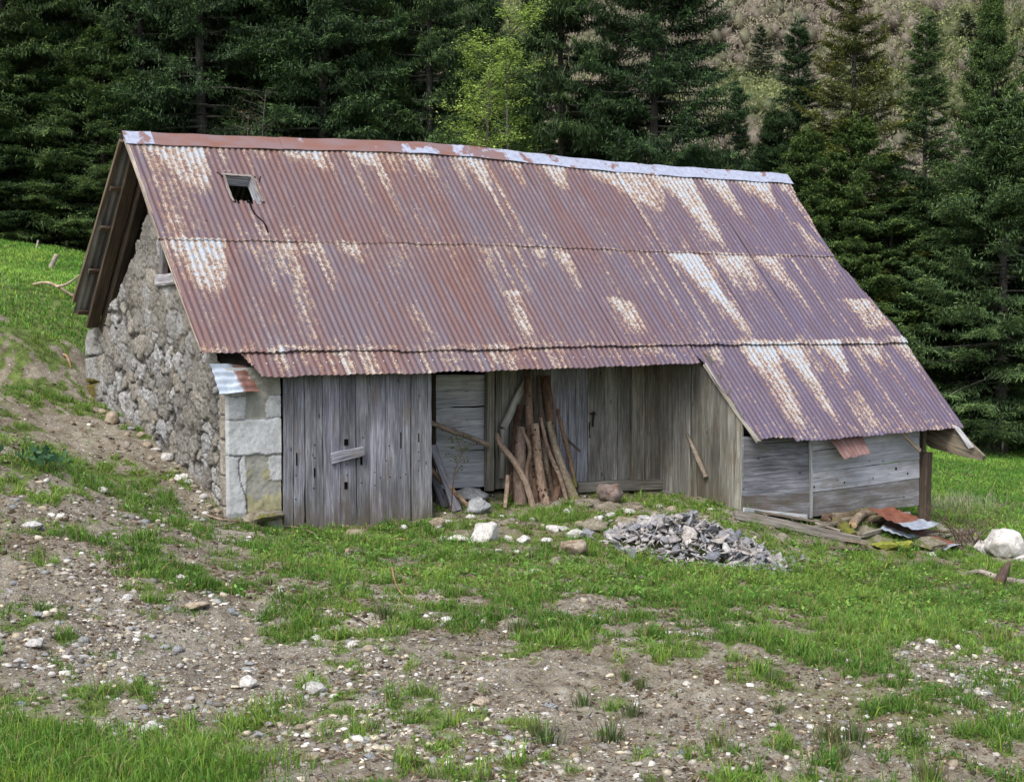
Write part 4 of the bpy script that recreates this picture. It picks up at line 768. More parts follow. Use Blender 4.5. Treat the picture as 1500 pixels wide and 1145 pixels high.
BR = [(710, 797, 58, 'round', 'limestone', 'large white boulder in the grass before the pale stall panel', 1.0), (520, 788, 28, 'round', 'tanstone', 'small brown hollowed stone at the foot of the plank door', 1.1),
 (640, 775, 32, 'round', 'tanstone', 'orange stained stone at the right lower corner of the plank door', .9), (668, 797, 42, 'flat', 'limestone', 'low pale slab just left of the large white boulder', 1.0),
 (745, 793, 17, 'round', 'limestone', 'narrow upright white stone right of the large white boulder', 1.5), (768, 795, 28, 'flat', 'limestone', 'white stone with rusty underside beside the narrow upright one', 1.5),
 (810, 776, 24, 'round', 'limestone', 'white stone in front of the pole bundle, nearest to the mossy footed pole', 1.0), (826, 775, 18, 'round', 'limestone', 'small white stone right in front of the mossy footed pole', .8),
 (846, 790, 36, 'flat', 'limestone', 'pinkish white flat stone on the moss above the round tan boulder', 1.3), (799, 800, 26, 'flat', 'limestone', 'flat white stone resting in moss left of the round tan boulder', 1.2),
 (838, 815, 48, 'round', 'tanstone', 'round tan boulder left of the slate heap', 1.0), (768, 842, 26, 'flat', 'limestone', 'white flat stone lying in the grass below the boulders, left of its twin', 1.2),
 (784, 840, 24, 'flat', 'limestone', 'white flat stone lying in the grass below the boulders, right of its twin', 1.2), (892, 738, 46, 'round', 'redstone', 'dark reddish boulder against the sill beam', 1.1),
 (918, 783, 44, 'round', 'mossstone', 'mossy orange spotted boulder touching the left edge of the slate heap', 1.0), (870, 780, 52, 'flat', 'mossstone', 'long mossy stone ledge between tan boulder and slate heap', 1.2),
 (975, 770, 46, 'flat', 'limestone', 'white slab on the top left of the slate heap', 1.3), (760, 757, 30, 'flat', 'mossstone', 'greenish stone at the foot of the bent stick', 1.3),
 (700, 752, 50, 'flat', 'greystone', 'dark flat stone below the pale stall panel', 1.4), (683, 735, 60, 'flat', 'greystone', 'wide grey slab under the pale stall panel', 1.1),
 (735, 760, 14, 'round', 'limestone', 'small pale shell-like stone left of the bent stick', 1.2), (860, 745, 22, 'flat', 'mossstone', 'low mossy stone left of the dark reddish boulder', 1.4),
 (878, 762, 20, 'round', 'limestone', 'small pale stone below the dark reddish boulder', .9), (895, 757, 18, 'round', 'limestone', 'pale stone below the sill beam, right of its small neighbour', .8), (920, 752, 26, 'flat', 'limestone', 'flattish pale stone on the moss under the sill beam', 1.5),
 (935, 747, 18, 'round', 'tanstone', 'rounded tan pebble under the right end of the sill beam', .8), (963, 745, 16, 'flat', 'limestone', 'small pale stone at the recess corner', 1.0), (655, 770, 20, 'flat', 'limestone', 'grey white chip beside the orange stained stone', 1.0),
 (1478, 820, 78, 'round', 'limestone', 'big white boulder at the right beside the rusty sheets', 1.05), (1445, 812, 40, 'round', 'limestone', 'white rock in front of the big right-hand boulder', .9), (1500, 822, 40, 'flat', 'limestone', 'low white rock at the right edge below the big boulder', 1.3),
 (1300, 804, 50, 'flat', 'brightmoss', 'bright moss covered stone in front of the rusty sheet', .8), (1328, 804, 36, 'round', 'brightmoss', 'moss covered stone just under the second rusty sheet', .8), (1365, 806, 60, 'flat', 'mossstone', 'dark mossy stone beneath the second rusty sheet', 1.0),
 (1367, 815, 18, 'flat', 'limestone', 'small white stone below the rusty sheets', 1.0), (1325, 770, 50, 'round', 'greystone', 'grey stone under the corner of the lean-to wall', .8), (1175, 836, 17, 'round', 'limestone', 'white stone at the right foot of the slate heap', 1.0),
 (162, 622, 24, 'round', 'tanstone', 'upright tan stone at the foot of the gable wall near its back corner', 1.7), (244, 676, 22, 'round', 'limestone', 'pale upright stone against the middle of the gable wall', 1.4), (266, 705, 26, 'round', 'limestone', 'white angular stone below the middle of the gable wall', 1.0),
 (228, 662, 16, 'flat', 'limestone', 'small white stone left of the pale upright one by the gable', 1.2), (290, 725, 12, 'flat', 'limestone', 'small white stone at the gable foot near the pier', 1.2), (376, 768, 90, 'flat', 'mossstone', 'wide footing stone under the corner pier', .9),
 (362, 1008, 36, 'flat', 'limestone', 'white rounded stone on the gravel, left one of the bright pair', 1.5), (462, 1013, 40, 'flat', 'limestone', 'bright white angular slab on the gravel, right one of the bright pair', 1.5), (466, 937, 22, 'flat', 'limestone', 'white stone above the bright pair, left of two', 1.4),
 (515, 950, 22, 'flat', 'limestone', 'white stone above the bright pair, right of two', 1.4), (706, 1032, 34, 'flat', 'tanstone', 'tan flat stone on the sandy soil in the middle foreground', 1.0), (213, 1070, 34, 'flat', 'limestone', 'long white stone at the edge of the lush grass corner', 1.0),
 (222, 1092, 20, 'flat', 'greystone', 'grey white stone in the grass below the long white one', 1.4), (380, 1082, 24, 'flat', 'greystone', 'blue grey stone in the foreground', 1.4), (438, 1070, 26, 'flat', 'tanstone', 'smooth round olive tan cobble in the foreground', 1.4), (455, 1120, 28, 'round', 'tanstone', 'pale brown cobble near the bottom edge', 1.0),
 (408, 1085, 16, 'round', 'limestone', 'small white stone beside the blue grey one', 1.0), (542, 1122, 22, 'flat', 'greystone', 'blue grey chip near the bottom edge right of the brown cobble', 1.2), (392, 1060, 14, 'round', 'limestone', 'small white stone above the blue grey one', 1.0), (285, 897, 46, 'flat', 'tanstone', 'wide sandy flat stone half sunk in the gravel', .8),
 (290, 893, 22, 'flat', 'limestone', 'white stone on the wide sandy flat stone', 1.2), (345, 900, 18, 'flat', 'greystone', 'slate blue pebble right of the wide sandy stone', 1.2), (185, 886, 20, 'round', 'limestone', 'white stone left of the wide sandy stone', .9), (265, 842, 18, 'flat', 'limestone', 'white wedge stone halfway to the barn on the left', 1.4),
 (410, 866, 14, 'round', 'limestone', 'small white stone above the wide sandy stone', .9), (484, 828, 14, 'round', 'limestone', 'small squarish white stone in the weeds below the door', 1.1), (338, 842, 11, 'flat', 'limestone', 'tiny white stone between the wedge stone and the door', 1.4), (1244, 977, 14, 'round', 'limestone', 'white stone alone in the green below the lush band', 1.0),
 (969, 860, 10, 'flat', 'limestone', 'small white stone in the grass below the slate heap, left of two', 1.3), (993, 857, 18, 'flat', 'limestone', 'flat white stone in the grass below the slate heap, right of two', 1.2), (1020, 943, 26, 'flat', 'limestone', 'pale flat stone half buried in the sandy soil', .7), (878, 933, 12, 'round', 'limestone', 'small white pebble in the sandy middle', 1.0),
 (1435, 1015, 20, 'flat', 'limestone', 'yellowish white stone on the pale gravel at right', 1.3), (48, 957, 32, 'flat', 'limestone', 'white stone in the left cluster, largest', 1.3), (28, 972, 24, 'flat', 'limestone', 'white stone in the left cluster, leftmost', 1.2), (75, 993, 16, 'round', 'limestone', 'white stone in the left cluster, lowest', 1.0), (52, 920, 22, 'flat', 'greystone', 'grey white stone above the left cluster', 1.3),
 (45, 778, 34, 'flat', 'limestone', 'flat white stone on the left slope, beside the leafy plant', 1.2), (60, 1115, 10, 'round', 'limestone', 'tiny white stone in the lush grass corner', 1.0), (1000, 1115, 22, 'flat', 'greystone', 'grey stone in the lower middle', .9), (805, 1035, 30, 'flat', 'greystone', 'flat grey stone level with the sandy soil', .5)]
for px, py, w, kind, mat, lab, hs in BR: rock(px, py, w, kind, mat, lab, hs=hs, name='boulder' if w > 40 and kind == 'round' else 'stone', cat='boulder' if w > 40 and kind == 'round' else 'stone', sink=.22 if w > 30 else .3)
EX = [(505, 772, 14), (690, 765, 16), (722, 772, 12), (812, 757, 16), (830, 752, 14), (850, 768, 18), (905, 770, 16), (940, 760, 14), (962, 757, 20), (985, 752, 18), (1010, 757, 14), (1040, 752, 12), (730, 812, 12), (700, 815, 14), (815, 810, 12), (860, 822, 14), (885, 815, 12), (650, 790, 16), (610, 790, 12), (780, 765, 12), (905, 742, 14), (590, 775, 14)]
for px, py, w in [(150, 603, 16), (176, 618, 18), (192, 630, 14), (205, 640, 16), (214, 652, 20), (232, 666, 14), (254, 690, 18), (276, 706, 16), (284, 716, 14), (298, 728, 16), (306, 740, 13), (318, 748, 14), (220, 668, 12), (252, 706, 12), (300, 752, 12), (186, 640, 12)]: rock(px, py + 4, w, 'small', random.choice(['limestone', 'tanstone', 'greystone', 'tanstone']), 'rubble stone fallen at the foot of the gable wall', 'rubble stones along the gable foot', hs=1.1, name='small_stone')
for px, py, w in EX: rock(px, py, w, 'small', random.choice(['limestone', 'mossstone', 'tanstone']), 'small rubble stone on the mossy strip below the stall front', 'rubble stones on the mossy strip', hs=1.1, name='small_stone')
for _ in range(170):
    px = random.choice([random.uniform(0, 330), random.uniform(0, 700), random.uniform(300, 1500)]); py = random.uniform(640, 1140)
    if px > 330 and py < 830 or (px > 200 and py < 740) or (px > 900 and py < 900) or (py < 650 + px * .1 and px > 100): continue
    if px < 350 and py > 1050: continue
    wpx = random.choice([7, 8, 10, 12, 15, 19]); mt = random.choice(['limestone', 'greystone', 'greystone', 'tanstone'])
    lb = {'limestone': 'small white stone lying on the stony soil', 'greystone': 'small grey stone lying on the stony soil', 'tanstone': 'small tan stone lying on the stony soil'}[mt]
    rock(px, py, wpx, 'small', mt, lb, 'small %s stones on the soil' % {'limestone': 'white', 'greystone': 'grey', 'tanstone': 'tan'}[mt], hs=random.uniform(.7, 1.2), name='small_stone')
# ------------------------------------------------------------------ slate heap
pc = (G(1025, 818)); pc = np.array([pc[0], pc[1] + .34, 0]); AX, AY, PH = .95, .70, .33
def pile(x, y):
    r = np.hypot((x - pc[0]) / AX, (y - pc[1]) / AY); return PH * np.clip(1 - r ** 1.25, 0, 1) * (1 - .25 * (x - pc[0]) / AX) + (fbm(x * 7, y * 7, 12, 3) - .5) * .07 * (r < 1)
def slatemesh(seed):
    r = np.random.default_rng(seed); n = int(r.integers(4, 7)); a = np.sort(r.uniform(0, 2 * PI, n)) ; a = np.linspace(0, 2 * PI, n, endpoint=False) + r.uniform(-.45, .45, n); R = r.uniform(.6, 1.1, n)
    p = np.c_[np.cos(a) * R, np.sin(a) * R * r.uniform(.5, .8), r.uniform(-.06, .06, n)]; t = r.uniform(.07, .15); q = p * [.93, .93, 1] + [0, 0, t]
    v = np.r_[p, q, [[0, 0, 0]], [[0, 0, t + .03]]]; f = [(i, (i + 1) % n, n + (i + 1) % n, n + i) for i in range(n)]; tr = [((i + 1) % n, i, 2 * n) for i in range(n)] + [(n + i, n + (i + 1) % n, 2 * n + 1) for i in range(n)]
    return v, f, tr
SV_ = [slatemesh(s) for s in range(9)]; SM = []
for v, f, t in SV_: me = mesh_np('slate_shard', v, quads=f, tris=t); me.materials.append(M['slate']); SM.append(me)
def rm(ax, ay, az): return np.array(Matrix.Rotation(az, 3, 'Z') @ Matrix.Rotation(ay, 3, 'Y') @ Matrix.Rotation(ax, 3, 'X'))
bv = []; bq = []; bt = []; nb = 0
def inpile():
    while True:
        x, y = random.uniform(-1.12, 1.12), random.uniform(-1.12, 1.12)
        if math.hypot(x, y) < 1.02: return pc[0] + x * AX, pc[1] + y * AY
for i in range(1500):
    x, y = inpile(); z = hz(x, y) + float(pile(np.array(x), np.array(y))) * random.uniform(.55, .95); s = random.uniform(.03, .06)
    v, f, t = SV_[random.randrange(9)]; R = rm(random.gauss(0, .6), random.gauss(0, .6), random.uniform(0, 6.28))
    bv.append(v @ R.T * s + [x, y, z]); bq.append(np.array(f) + nb); bt.append(np.array(t) + nb); nb += len(v)
o = obj('slate_rubble', mesh_np('slate_rubble', np.concatenate(bv), quads=np.concatenate(bq), tris=np.concatenate(bt)), M['slate'], label='inner mass of broken slate filling the heap', cat='slate rubble', kind='stuff')
for i in range(290):
    x, y = inpile()
    if i % 7 == 0: x, y = pc[0] + (x - pc[0]) * 1.3 + .0, pc[1] + (y - pc[1]) * 1.22
    z = hz(x, y) + float(pile(np.array(x), np.array(y))); o = bpy.data.objects.new('slate_shard', SM[random.randrange(9)]); C.objects.link(o); s = random.choice([.055, .07, .085, .11, .13])
    o.location = (x, y, z + .008); o.scale = (s, s, s); o.rotation_euler = (random.gauss(.15, .55), random.gauss(0, .5), random.uniform(0, 6.28)); tag(o, 'broken grey slate shard on the surface of the slate heap', 'slate', 'slate shards in the heap')
# ------------------------------------------------------------------ timber and metal debris at the right
def W2(px, py, v):
    g = G(px, py); q = loc(g)
    if q[1] > -.93: return wl(Lv(px, py, max(v, -.96)))
    return g + (0, 0, .05)
def brd(label, a, b, w, t, mat='plank', tone=(1, 1, 1), damp=(.2, .2), wdir=None, name='loose_plank', cat='plank', taper=1):
    p0, p1 = W2(*a), W2(*b); mb = MB(); mb.board(p0, p1, w, t, V if wdir is None else wdir, 8, tone, damp, .006, taper, endj=.02); return mb.build(name, M[mat], origin=p0, label=label, cat=cat)
brd('long grey beam lying in the grass in front of the lean-to', (1078, 762, -1.05), (1258, 796, -1.75), .13, .12, 'plank_warm', (1.05, .98, .95), name='fallen_beam', cat='beam')
brd('flat board lying behind the long grey beam', (1112, 760, -.98), (1205, 768, -1.15), .2, .03, 'plank_warm', (1.0, .92, .85), (.3, .3))
brd('thin pale board along the foot of the lean-to wall', (1090, 756, -.95), (1180, 757, -.95), .04, .05, 'plank_pale', (1.2, 1.2, 1.15))
brd('slanted broken board left of the mossy log', (1172, 760, -1.0), (1232, 785, -1.5), .11, .03, 'plank_warm', (.9, .82, .74), (.4, .2))
brd('short board under the debris pile', (1215, 768, -1.0), (1300, 772, -1.1), .16, .05, 'timber', (.9, .85, .8), (.3, .6))
def dl(pts): return [W2(x, y, v) for x, y, v in pts]
logthing('mossy_log', 'log', 'broken log with bright green moss on its right half', dl([(1204, 757, -1.0), (1222, 768, -1.15), (1238, 779, -1.3), (1250, 789, -1.42)]), [.065, .075, .08, .055], 'bark', None, 3, (.7, .65, .55), damp=(.15, 1.0), world=True)
logthing('short_log', 'log', 'short grey log end pointing at the viewer beside the mossy log', [p + (0, 0, .05) for p in dl([(1249, 777, -1.4), (1262, 768, -1.25), (1278, 760, -1.1)])], [.055, .057, .055], 'greybark', None, 2, (1.2, 1.1, .95), world=True)
for i, (a, b, r, tn_) in enumerate([((1218, 757, -.95), (1285, 752, -1.0), .05, .7), ((1228, 763, -1.0), (1292, 758, -1.05), .045, .85), ((1240, 755, -.9), (1275, 746, -.92), .045, .6), ((1285, 762, -1.05), (1262, 748, -.95), .04, 1.0)]):
    m_ = tuple((x + y) / 2 for x, y in zip(a, b)); logthing('rotten_log', 'log', ['dark rotten log lowest against the foot of the lean-to wall', 'grey rotten log on top of the dark one', 'short dark log tucked under the lean-to wall', 'split log leaning across the rotten ones'][i], [a, m_, b], [r, r * 1.1, r * .8], 'greybark', None, 2, (tn_, tn_ * .92, tn_ * .8), damp=(.45, .55))
up_ = lambda p, k: p + np.array([0, 0, k])
scrap('rusty_sheet', up_(W2(1270, 774, -1.35), .13), up_(W2(1341, 802, -1.75), .13), up_(wl(Lv(1306, 750, -.95)), .03), up_(W2(1376, 788, -1.25), .11), 6, 'v', .05, .007, mat='scrapplain', nd=(0, -.2, 1), jag=.02, label='bent rust red iron sheet on top of the debris by the corner post', cat='metal sheet')
scrap('rusty_sheet', up_(W2(1322, 792, -1.5), .02), up_(W2(1386, 808, -1.75), .02), up_(W2(1350, 786, -1.2), .05), up_(W2(1412, 804, -1.5), .03), 3, 'v', -.04, .008, mat='scrapplain', nd=(0, -.2, 1), label='lower rusty sheet with bluish zinc corner, sliding into the grass', cat='metal sheet')
scrap('rusty_sheet', up_(W2(1290, 784, -1.45), .02), up_(W2(1335, 796, -1.55), .02), up_(W2(1300, 774, -1.3), .03), up_(W2(1376, 788, -1.3), .04), 4, 'v', .0, .006, mat='scrapzinc', nd=(0, -.2, 1), label='pale zinc sheet showing beneath the rust red one', cat='metal sheet')
logthing('stick', 'stick', 'thin grey stick right of the rusty sheets', [(1425, 783, -1.2), (1390, 778, -1.25), (1350, 777, -1.3)], [.012, .016, .018], 'greybark', None, 1, (1.1, 1, .85), n=7)
for k_, (a, b, w_, t_, tn2, lab) in enumerate([((1128, 768), (1215, 788), .12, .03, (1.0, .93, .85), 'grey board lying just in front of the long beam'), ((1188, 778), (1240, 770), .09, .04, (.75, .68, .6), 'short dark board crossing behind the mossy log'), ((1262, 790), (1302, 780), .08, .04, (1.1, 1.05, .95), 'short pale wood piece left of the bright moss stone'), ((1238, 797), (1268, 803), .07, .04, (.8, .72, .62), 'small broken wood piece in front of the mossy log'), ((1382, 788), (1428, 785), .04, .03, (1.2, 1.15, 1.05), 'narrow grey lath right of the rusty sheets')]):
    p0, p1 = W2(*a, -1.1), W2(*b, -1.1); mb = MB(); mb.board(p0, p1, w_, t_, V, 6, tn2, (.3, .4), .006, endj=.02); mb.build('broken_board', M['plank_warm'], origin=p0, label=lab, cat='board')
def gl(name, cat, label, pts, rad, mat='greybark', tone=(1, 1, 1), lift=.0, n=8, nubs=0):
    P = []; 
    for q in pts:
        p = G(q[0], q[1]); p[2] += lift + (q[2] if len(q) > 2 else 0) + rad[0] * .6; P.append(p)
    mb = MB(); mb.log(P, rad, n, tone, .1, 5, nubs); return mb.build(name, M[mat], origin=P[0], label=label, cat=cat)
gl('driftwood', 'driftwood', 'bleached forked driftwood at the right edge', [(1410, 848, .02), (1435, 846, .05), (1465, 852, .03), (1500, 862, .04), (1530, 868)], [.022, .028, .04, .045, .04], tone=(1.4, 1.4, 1.4))
gl('driftwood', 'driftwood', 'dark upright root stump over the bleached driftwood', [(1462, 858), (1472, 852, .1), (1478, 850, .17)], [.06, .05, .02], tone=(.55, .45, .4))
gl('stick', 'stick', 'short brown stick lying in the lush weeds below the lean-to', [(1215, 808), (1240, 811, .02), (1275, 809)], [.02, .026, .018], tone=(.7, .62, .6))
gl('stick', 'stick', 'orange brown stick lying below the plank door, left one', [(548, 797), (558, 793, .02), (570, 791)], [.014, .018, .01], tone=(1.8, 1.3, .9)); gl('stick', 'stick', 'orange brown stick lying below the plank door, right one', [(576, 792), (585, 791, .01), (596, 792)], [.01, .014, .01], tone=(1.8, 1.3, .9))
gl('loose_plank', 'plank', 'dark rotten plank piece in the weeds below the plank door', [(585, 807), (605, 805), (622, 801)], [.035, .04, .035], tone=(.6, .5, .42)); gl('loose_plank', 'plank', 'pale weathered plank end in the weeds left of the dark rotten one', [(508, 816), (530, 815), (545, 814)], [.026, .028, .022], tone=(1.3, 1.25, 1.2))
gl('twig', 'twig', 'tall thin curved twig in the weeds below the plank door', [(575, 835, .0), (574, 850, .10), (582, 872, .06), (604, 888)], [.006, .008, .006, .004], tone=(1.6, 1.1, .8), n=6)
gl('twig', 'twig', 'long thin twig along the foot of the corner pier', [(288, 748), (315, 762, .02), (350, 770, .03), (400, 768, .02)], [.006, .009, .008, .005], tone=(1.5, 1.3, 1.1), n=6); gl('twig', 'twig', 'forked twig below the long twig at the pier', [(320, 770), (345, 768, .03), (372, 757, .06)], [.006, .008, .004], tone=(1.3, 1.1, .9), n=6)
gl('twig', 'twig', 'thin twig arching through the grass below the door', [(395, 768), (440, 778, .03), (485, 795, .01)], [.004, .006, .004], tone=(1.5, 1.3, 1.1), n=6); gl('twig', 'twig', 'dark twig on the bare soil in the middle', [(495, 900), (515, 912, .02), (545, 925)], [.004, .007, .004], tone=(.5, .4, .35), n=6)
gl('dead_branch', 'branch', 'pale dead branch lying on the left meadow behind the barn', [(48, 423), (75, 430, .1), (115, 442)], [.015, .025, .02], tone=(2, 1.8, 1.5), n=6, lift=.02); gl('dead_branch', 'branch', 'crossed pale dead branch at the barn corner on the left meadow', [(82, 432), (98, 436, .1), (118, 422, .1)], [.02, .02, .015], tone=(1.9, 1.7, 1.5), n=6, lift=.08)
gl('twig', 'twig', 'orange twig on the bare bank left of the gable', [(93, 520), (98, 530, .06), (104, 541)], [.012, .016, .008], tone=(2, 1.4, 1), n=6)
for a, b, Z, lab in [((66, 397), (83, 373), 30.5, 'leaning grey fence post on the left meadow'), ((49, 383), (56, 352), 33, 'thin pale fence stake at the forest edge'), ((96, 372), (98, 352), 35, 'short grey stake behind the left meadow'), ((1468, 668), (1469, 646), 34, 'pale fence stake at the right forest edge'), ((1449, 665), (1450, 651), 35.5, 'short pale stake left of the right fence stake')]:
    p0, p1 = at(*a, Z), at(*b, Z); p0[2] -= .15; mb = MB(); mb.log([p0, (p0 + p1) / 2, p1], [.05 if 'leaning' in lab else .025] * 3, 7, (1.9, 1.9, 1.95), .05, 2); mb.build('fence_post', M['greybark'], origin=p0, label=lab, cat='fence post')
# dead shrub and dry grass right of the corner post
ds = G(1408, 800); sb = MB()
for k in range(26):
    a = random.uniform(-1.3, 1.3); l = random.uniform(.35, .75); bx = random.uniform(-.25, .25); q0 = np.array([bx, random.uniform(-.2, .2), 0]); q1 = q0 + [math.sin(a) * l * .5, random.uniform(-.1, .1), l * .45]; q2 = q0 + [math.sin(a) * l, random.uniform(-.2, .2), l * .75]
    sb.log([q0, q1, q2], [.007, .005, .002], 5, (.62, .52, .44), .05, 3)
    for j in range(4): t = random.uniform(.3, 1); q = q0 * (1 - t) + q2 * t; d = np.array([random.uniform(-.12, .12), random.uniform(-.1, .1), random.uniform(.02, .14)]); sb.log([q, q + d * .6, q + d], [.003, .002, .0015], 4, (.6, .5, .42), .05, 1)
sb.build('dead_shrub', M['greybark'], origin=(0, 0, 0), label='tangled bare brown shrub left of the big right-hand boulder', cat='shrub').location = ds
# ================================================================== GROUND
def blob(px, py, rx, ry, k): 
    p = G(px, py); a = G(px, py - ry); b = G(px, min(py + ry, 1300)); return (p[0], p[1], rx / F * p[1], max(abs(a[1] - b[1]) / 2, .2), k)
LUSH = [blob(*q) for q in [(1230, 870, 330, 50, 1.5), (1000, 880, 260, 40, .9), (700, 835, 330, 38, .95), (540, 800, 180, 30, .8), (1330, 960, 140, 80, 1.1), (1480, 840, 150, 40, 1.0), (1440, 980, 90, 60, .25), (1430, 760, 90, 30, 1.1), (870, 760, 130, 14, .9), (1300, 1020, 100, 50, .7), (660, 740, 30, 14, .6),
        (90, 1145, 300, 70, 1.8), (0, 1110, 260, 60, 1.7), (330, 1130, 120, 30, 1.2), (215, 1020, 35, 22, 1.2), (400, 940, 50, 14, .9), (440, 890, 30, 14, .8), (200, 750, 60, 16, .7), (230, 835, 70, 14, .7), (170, 700, 120, 18, .45), (60, 680, 40, 24, .9), (110, 600, 100, 24, .7), (30, 500, 80, 24, .9), (70, 478, 70, 16, 1.0), (60, 590, 90, 18, .6), (720, 1070, 60, 30, .5), (640, 1100, 60, 40, .6), (900, 900, 120, 20, .4),
        (560, 880, 110, 20, .6), (640, 1010, 60, 20, .5), (1000, 960, 80, 20, .5), (340, 1050, 60, 22, .8)]]
BARE = [blob(*q) for q in [(350, 960, 330, 60, .9), (900, 1010, 220, 60, .5), (840, 890, 160, 18, .6), (180, 640, 120, 20, .5), (60, 545, 70, 20, .5), (1200, 1090, 280, 50, .35), (1440, 1000, 110, 60, 1.1), (1300, 1100, 200, 40, .4), (250, 880, 200, 30, .5)]]
GRAV = [blob(*q) for q in [(300, 970, 380, 80, 1.0), (550, 1030, 260, 60, .7), (1440, 1000, 120, 70, .9), (100, 900, 200, 60, .6), (700, 1080, 300, 60, .45), (130, 740, 200, 60, .4), (1050, 1080, 400, 60, .3)]]
def bl(x, y, B): 
    r = np.zeros_like(x)
    for a, b, rx, ry, k in B: q = ((x - a) / rx) ** 2 + ((y - b) / ry) ** 2; r = np.maximum(r, k * np.exp(-q ** 1.3 * .9))
    return r
def local(x, y): dx, dy = x - B0[0], y - B0[1]; return dx * U[0] + dy * U[1], dx * V[0] + dy * V[1]
def grassd(x, y):
    g = .36 + bl(x, y, LUSH) * .60 - bl(x, y, BARE) * .42
    s, v = local(x, y)
    far = np.clip((y - 20.4 + .12 * (x + 5)) / 1.2, 0, 1) * (x < 0) + np.clip((s - 9.6) / .8, 0, 1) * np.clip((y - 17.2) / 2, 0, 1) * (x > 0)
    g = np.maximum(g, far * 1.6)
    p = fbm(x * 1.9, y * 1.9, 21, 4); p2 = fbm(x * 6, y * 6, 22, 3)
    g = g + (p - .5) * 1.7 + (p2 - .5) * 2.3 + (fbm(x * 17, y * 17, 23, 2) - .5) * 1.0
    return np.clip((g - .33) * 1.45, 0, 1.3)
def inside_barn(x, y):
    s, v = local(x, y); return ((s > -.02) & (s < 2.5) & (v > -.04) & (v < 4.6)) | ((s > 2.4) & (s < 6.3) & (v > .68) & (v < 4.6)) | ((s > 6.2) & (s < 9.5) & (v > -.9) & (v < 4.6)) | ((x - pc[0]) ** 2 / AX ** 2 + (y - pc[1]) ** 2 / AY ** 2 < .75)
def axis(lo, a, b, hi, fine, grow=1.09):
    c = list(np.arange(a, b, fine)); st = fine; x = b
    while x < hi: c.append(x); st *= grow; x += st
    st = fine; x = a - fine; pre = []
    while x > lo: pre.append(x); st *= grow; x -= st
    return np.array(pre[::-1] + c)
xs = axis(-170, -6.2, 7.5, 170, .034); ys = axis(-60, 6.3, 20.5, 150, .036)
Xg, Yg = np.meshgrid(xs, ys); Zg = np.empty_like(Xg)
for i in range(0, len(ys), 40): Zg[i:i + 40] = hgt(Xg[i:i + 40], Yg[i:i + 40])
gd = grassd(Xg, Yg); gv = bl(Xg, Yg, GRAV)
Zg += (fbm(Xg * 22, Yg * 22, 90, 3) - .5) * .045 * np.clip(1.5 - np.hypot(Xg, Yg - 13) / 14, 0, 1)
idx = np.arange(Xg.size).reshape(Xg.shape); Q = np.stack([idx[:-1, :-1], idx[:-1, 1:], idx[1:, 1:], idx[1:, :-1]], -1).reshape(-1, 4)
m = NT('soil_gravel_and_moss'); gm = m.n('SeparateColor', i_0=m.attr('gm').outputs['Color']); P_ = m.n('NewGeometry').outputs['Position']
n1 = m.noise(P_, 1.1, 6, .65); n2 = m.noise(P_, 9, 6, .7); n3 = m.noise(P_, 48, 4, .7)
soil = m.ramp(m.math('ADD', m.math('MULTIPLY', n1, .45), m.math('MULTIPLY', n2, .55)), [(.34, (.07, .056, .038)), (.46, (.165, .138, .10)), (.56, (.25, .222, .172)), (.68, (.37, .345, .29))])
vo = m.n('TexVoronoi', i_Vector=P_, i_Scale=38, i_Randomness=1); vc = m.n('SeparateColor', i_0=vo.outputs['Color'])
peb = m.ramp(vc.outputs[0], [(0, (.10, .09, .08)), (.4, (.22, .20, .18)), (.75, (.36, .35, .33)), (1, (.62, .60, .57))])
pk = m.math('MULTIPLY', m.mr(vo.outputs['Distance'], .42, .3), m.mr(m.math('ADD', vc.outputs[1], m.math('MULTIPLY', gm.outputs[1], .55)), .72, .86)); soil = m.mix(pk, soil, peb)
vo2 = m.n('TexVoronoi', i_Vector=P_, i_Scale=95, i_Randomness=1); vc2 = m.n('SeparateColor', i_0=vo2.outputs['Color']); pk2 = m.math('MULTIPLY', m.mr(vo2.outputs['Distance'], .45, .3), m.mr(m.math('ADD', vc2.outputs[1], m.math('MULTIPLY', gm.outputs[1], .5)), .62, .8)); soil = m.mix(m.math('MULTIPLY', pk2, .8), soil, m.ramp(vc2.outputs[0], [(0, (.08, .07, .06)), (.5, (.24, .22, .2)), (1, (.55, .53, .5))]))
green = m.ramp(n2, [(.35, (.04, .055, .012)), (.5, (.085, .13, .025)), (.65, (.14, .19, .045))])
gk = m.mr(m.math('ADD', gm.outputs[0], m.math('MULTIPLY', m.math('SUBTRACT', n3, .5), .8)), .10, .62, 0, .9)
col = m.mix(gk, soil, green); col = m.mix(m.math('MULTIPLY', m.mr(n3, .45, .36), .5), col, (.03, .022, .015))
col = m.mix(m.math('MULTIPLY', gm.outputs[2], m.mr(n2, .4, .55)), col, (.085, .10, .012))
hh = m.math('ADD', m.math('MULTIPLY', n3, .5), m.math('ADD', n2, m.math('MULTIPLY', m.math('ADD', pk, pk2), .3)))
M['ground'] = m.pbr(col, .95, m.bump(hh, .9, .02), .15)
mossB = [blob(*q) for q in [(860, 790, 130, 22, 1), (950, 760, 100, 12, .8), (540, 775, 90, 10, .8), (1290, 800, 90, 14, 1), (1300, 1040, 130, 36, .8), (430, 775, 60, 8, .6)]]
ms = bl(Xg, Yg, mossB)
gm_ = np.stack([np.clip(gd, 0, 1), gv * (.6 + .6 * fbm(Xg * 3, Yg * 3, 33, 3)), ms, np.ones_like(gd)], -1)
obj('ground', mesh_np('ground', np.stack([Xg, Yg, Zg], -1).reshape(-1, 3), quads=Q, attrs={'gm': ('FLOAT_COLOR', gm_)}, smooth=True), M['ground'], kind='structure')
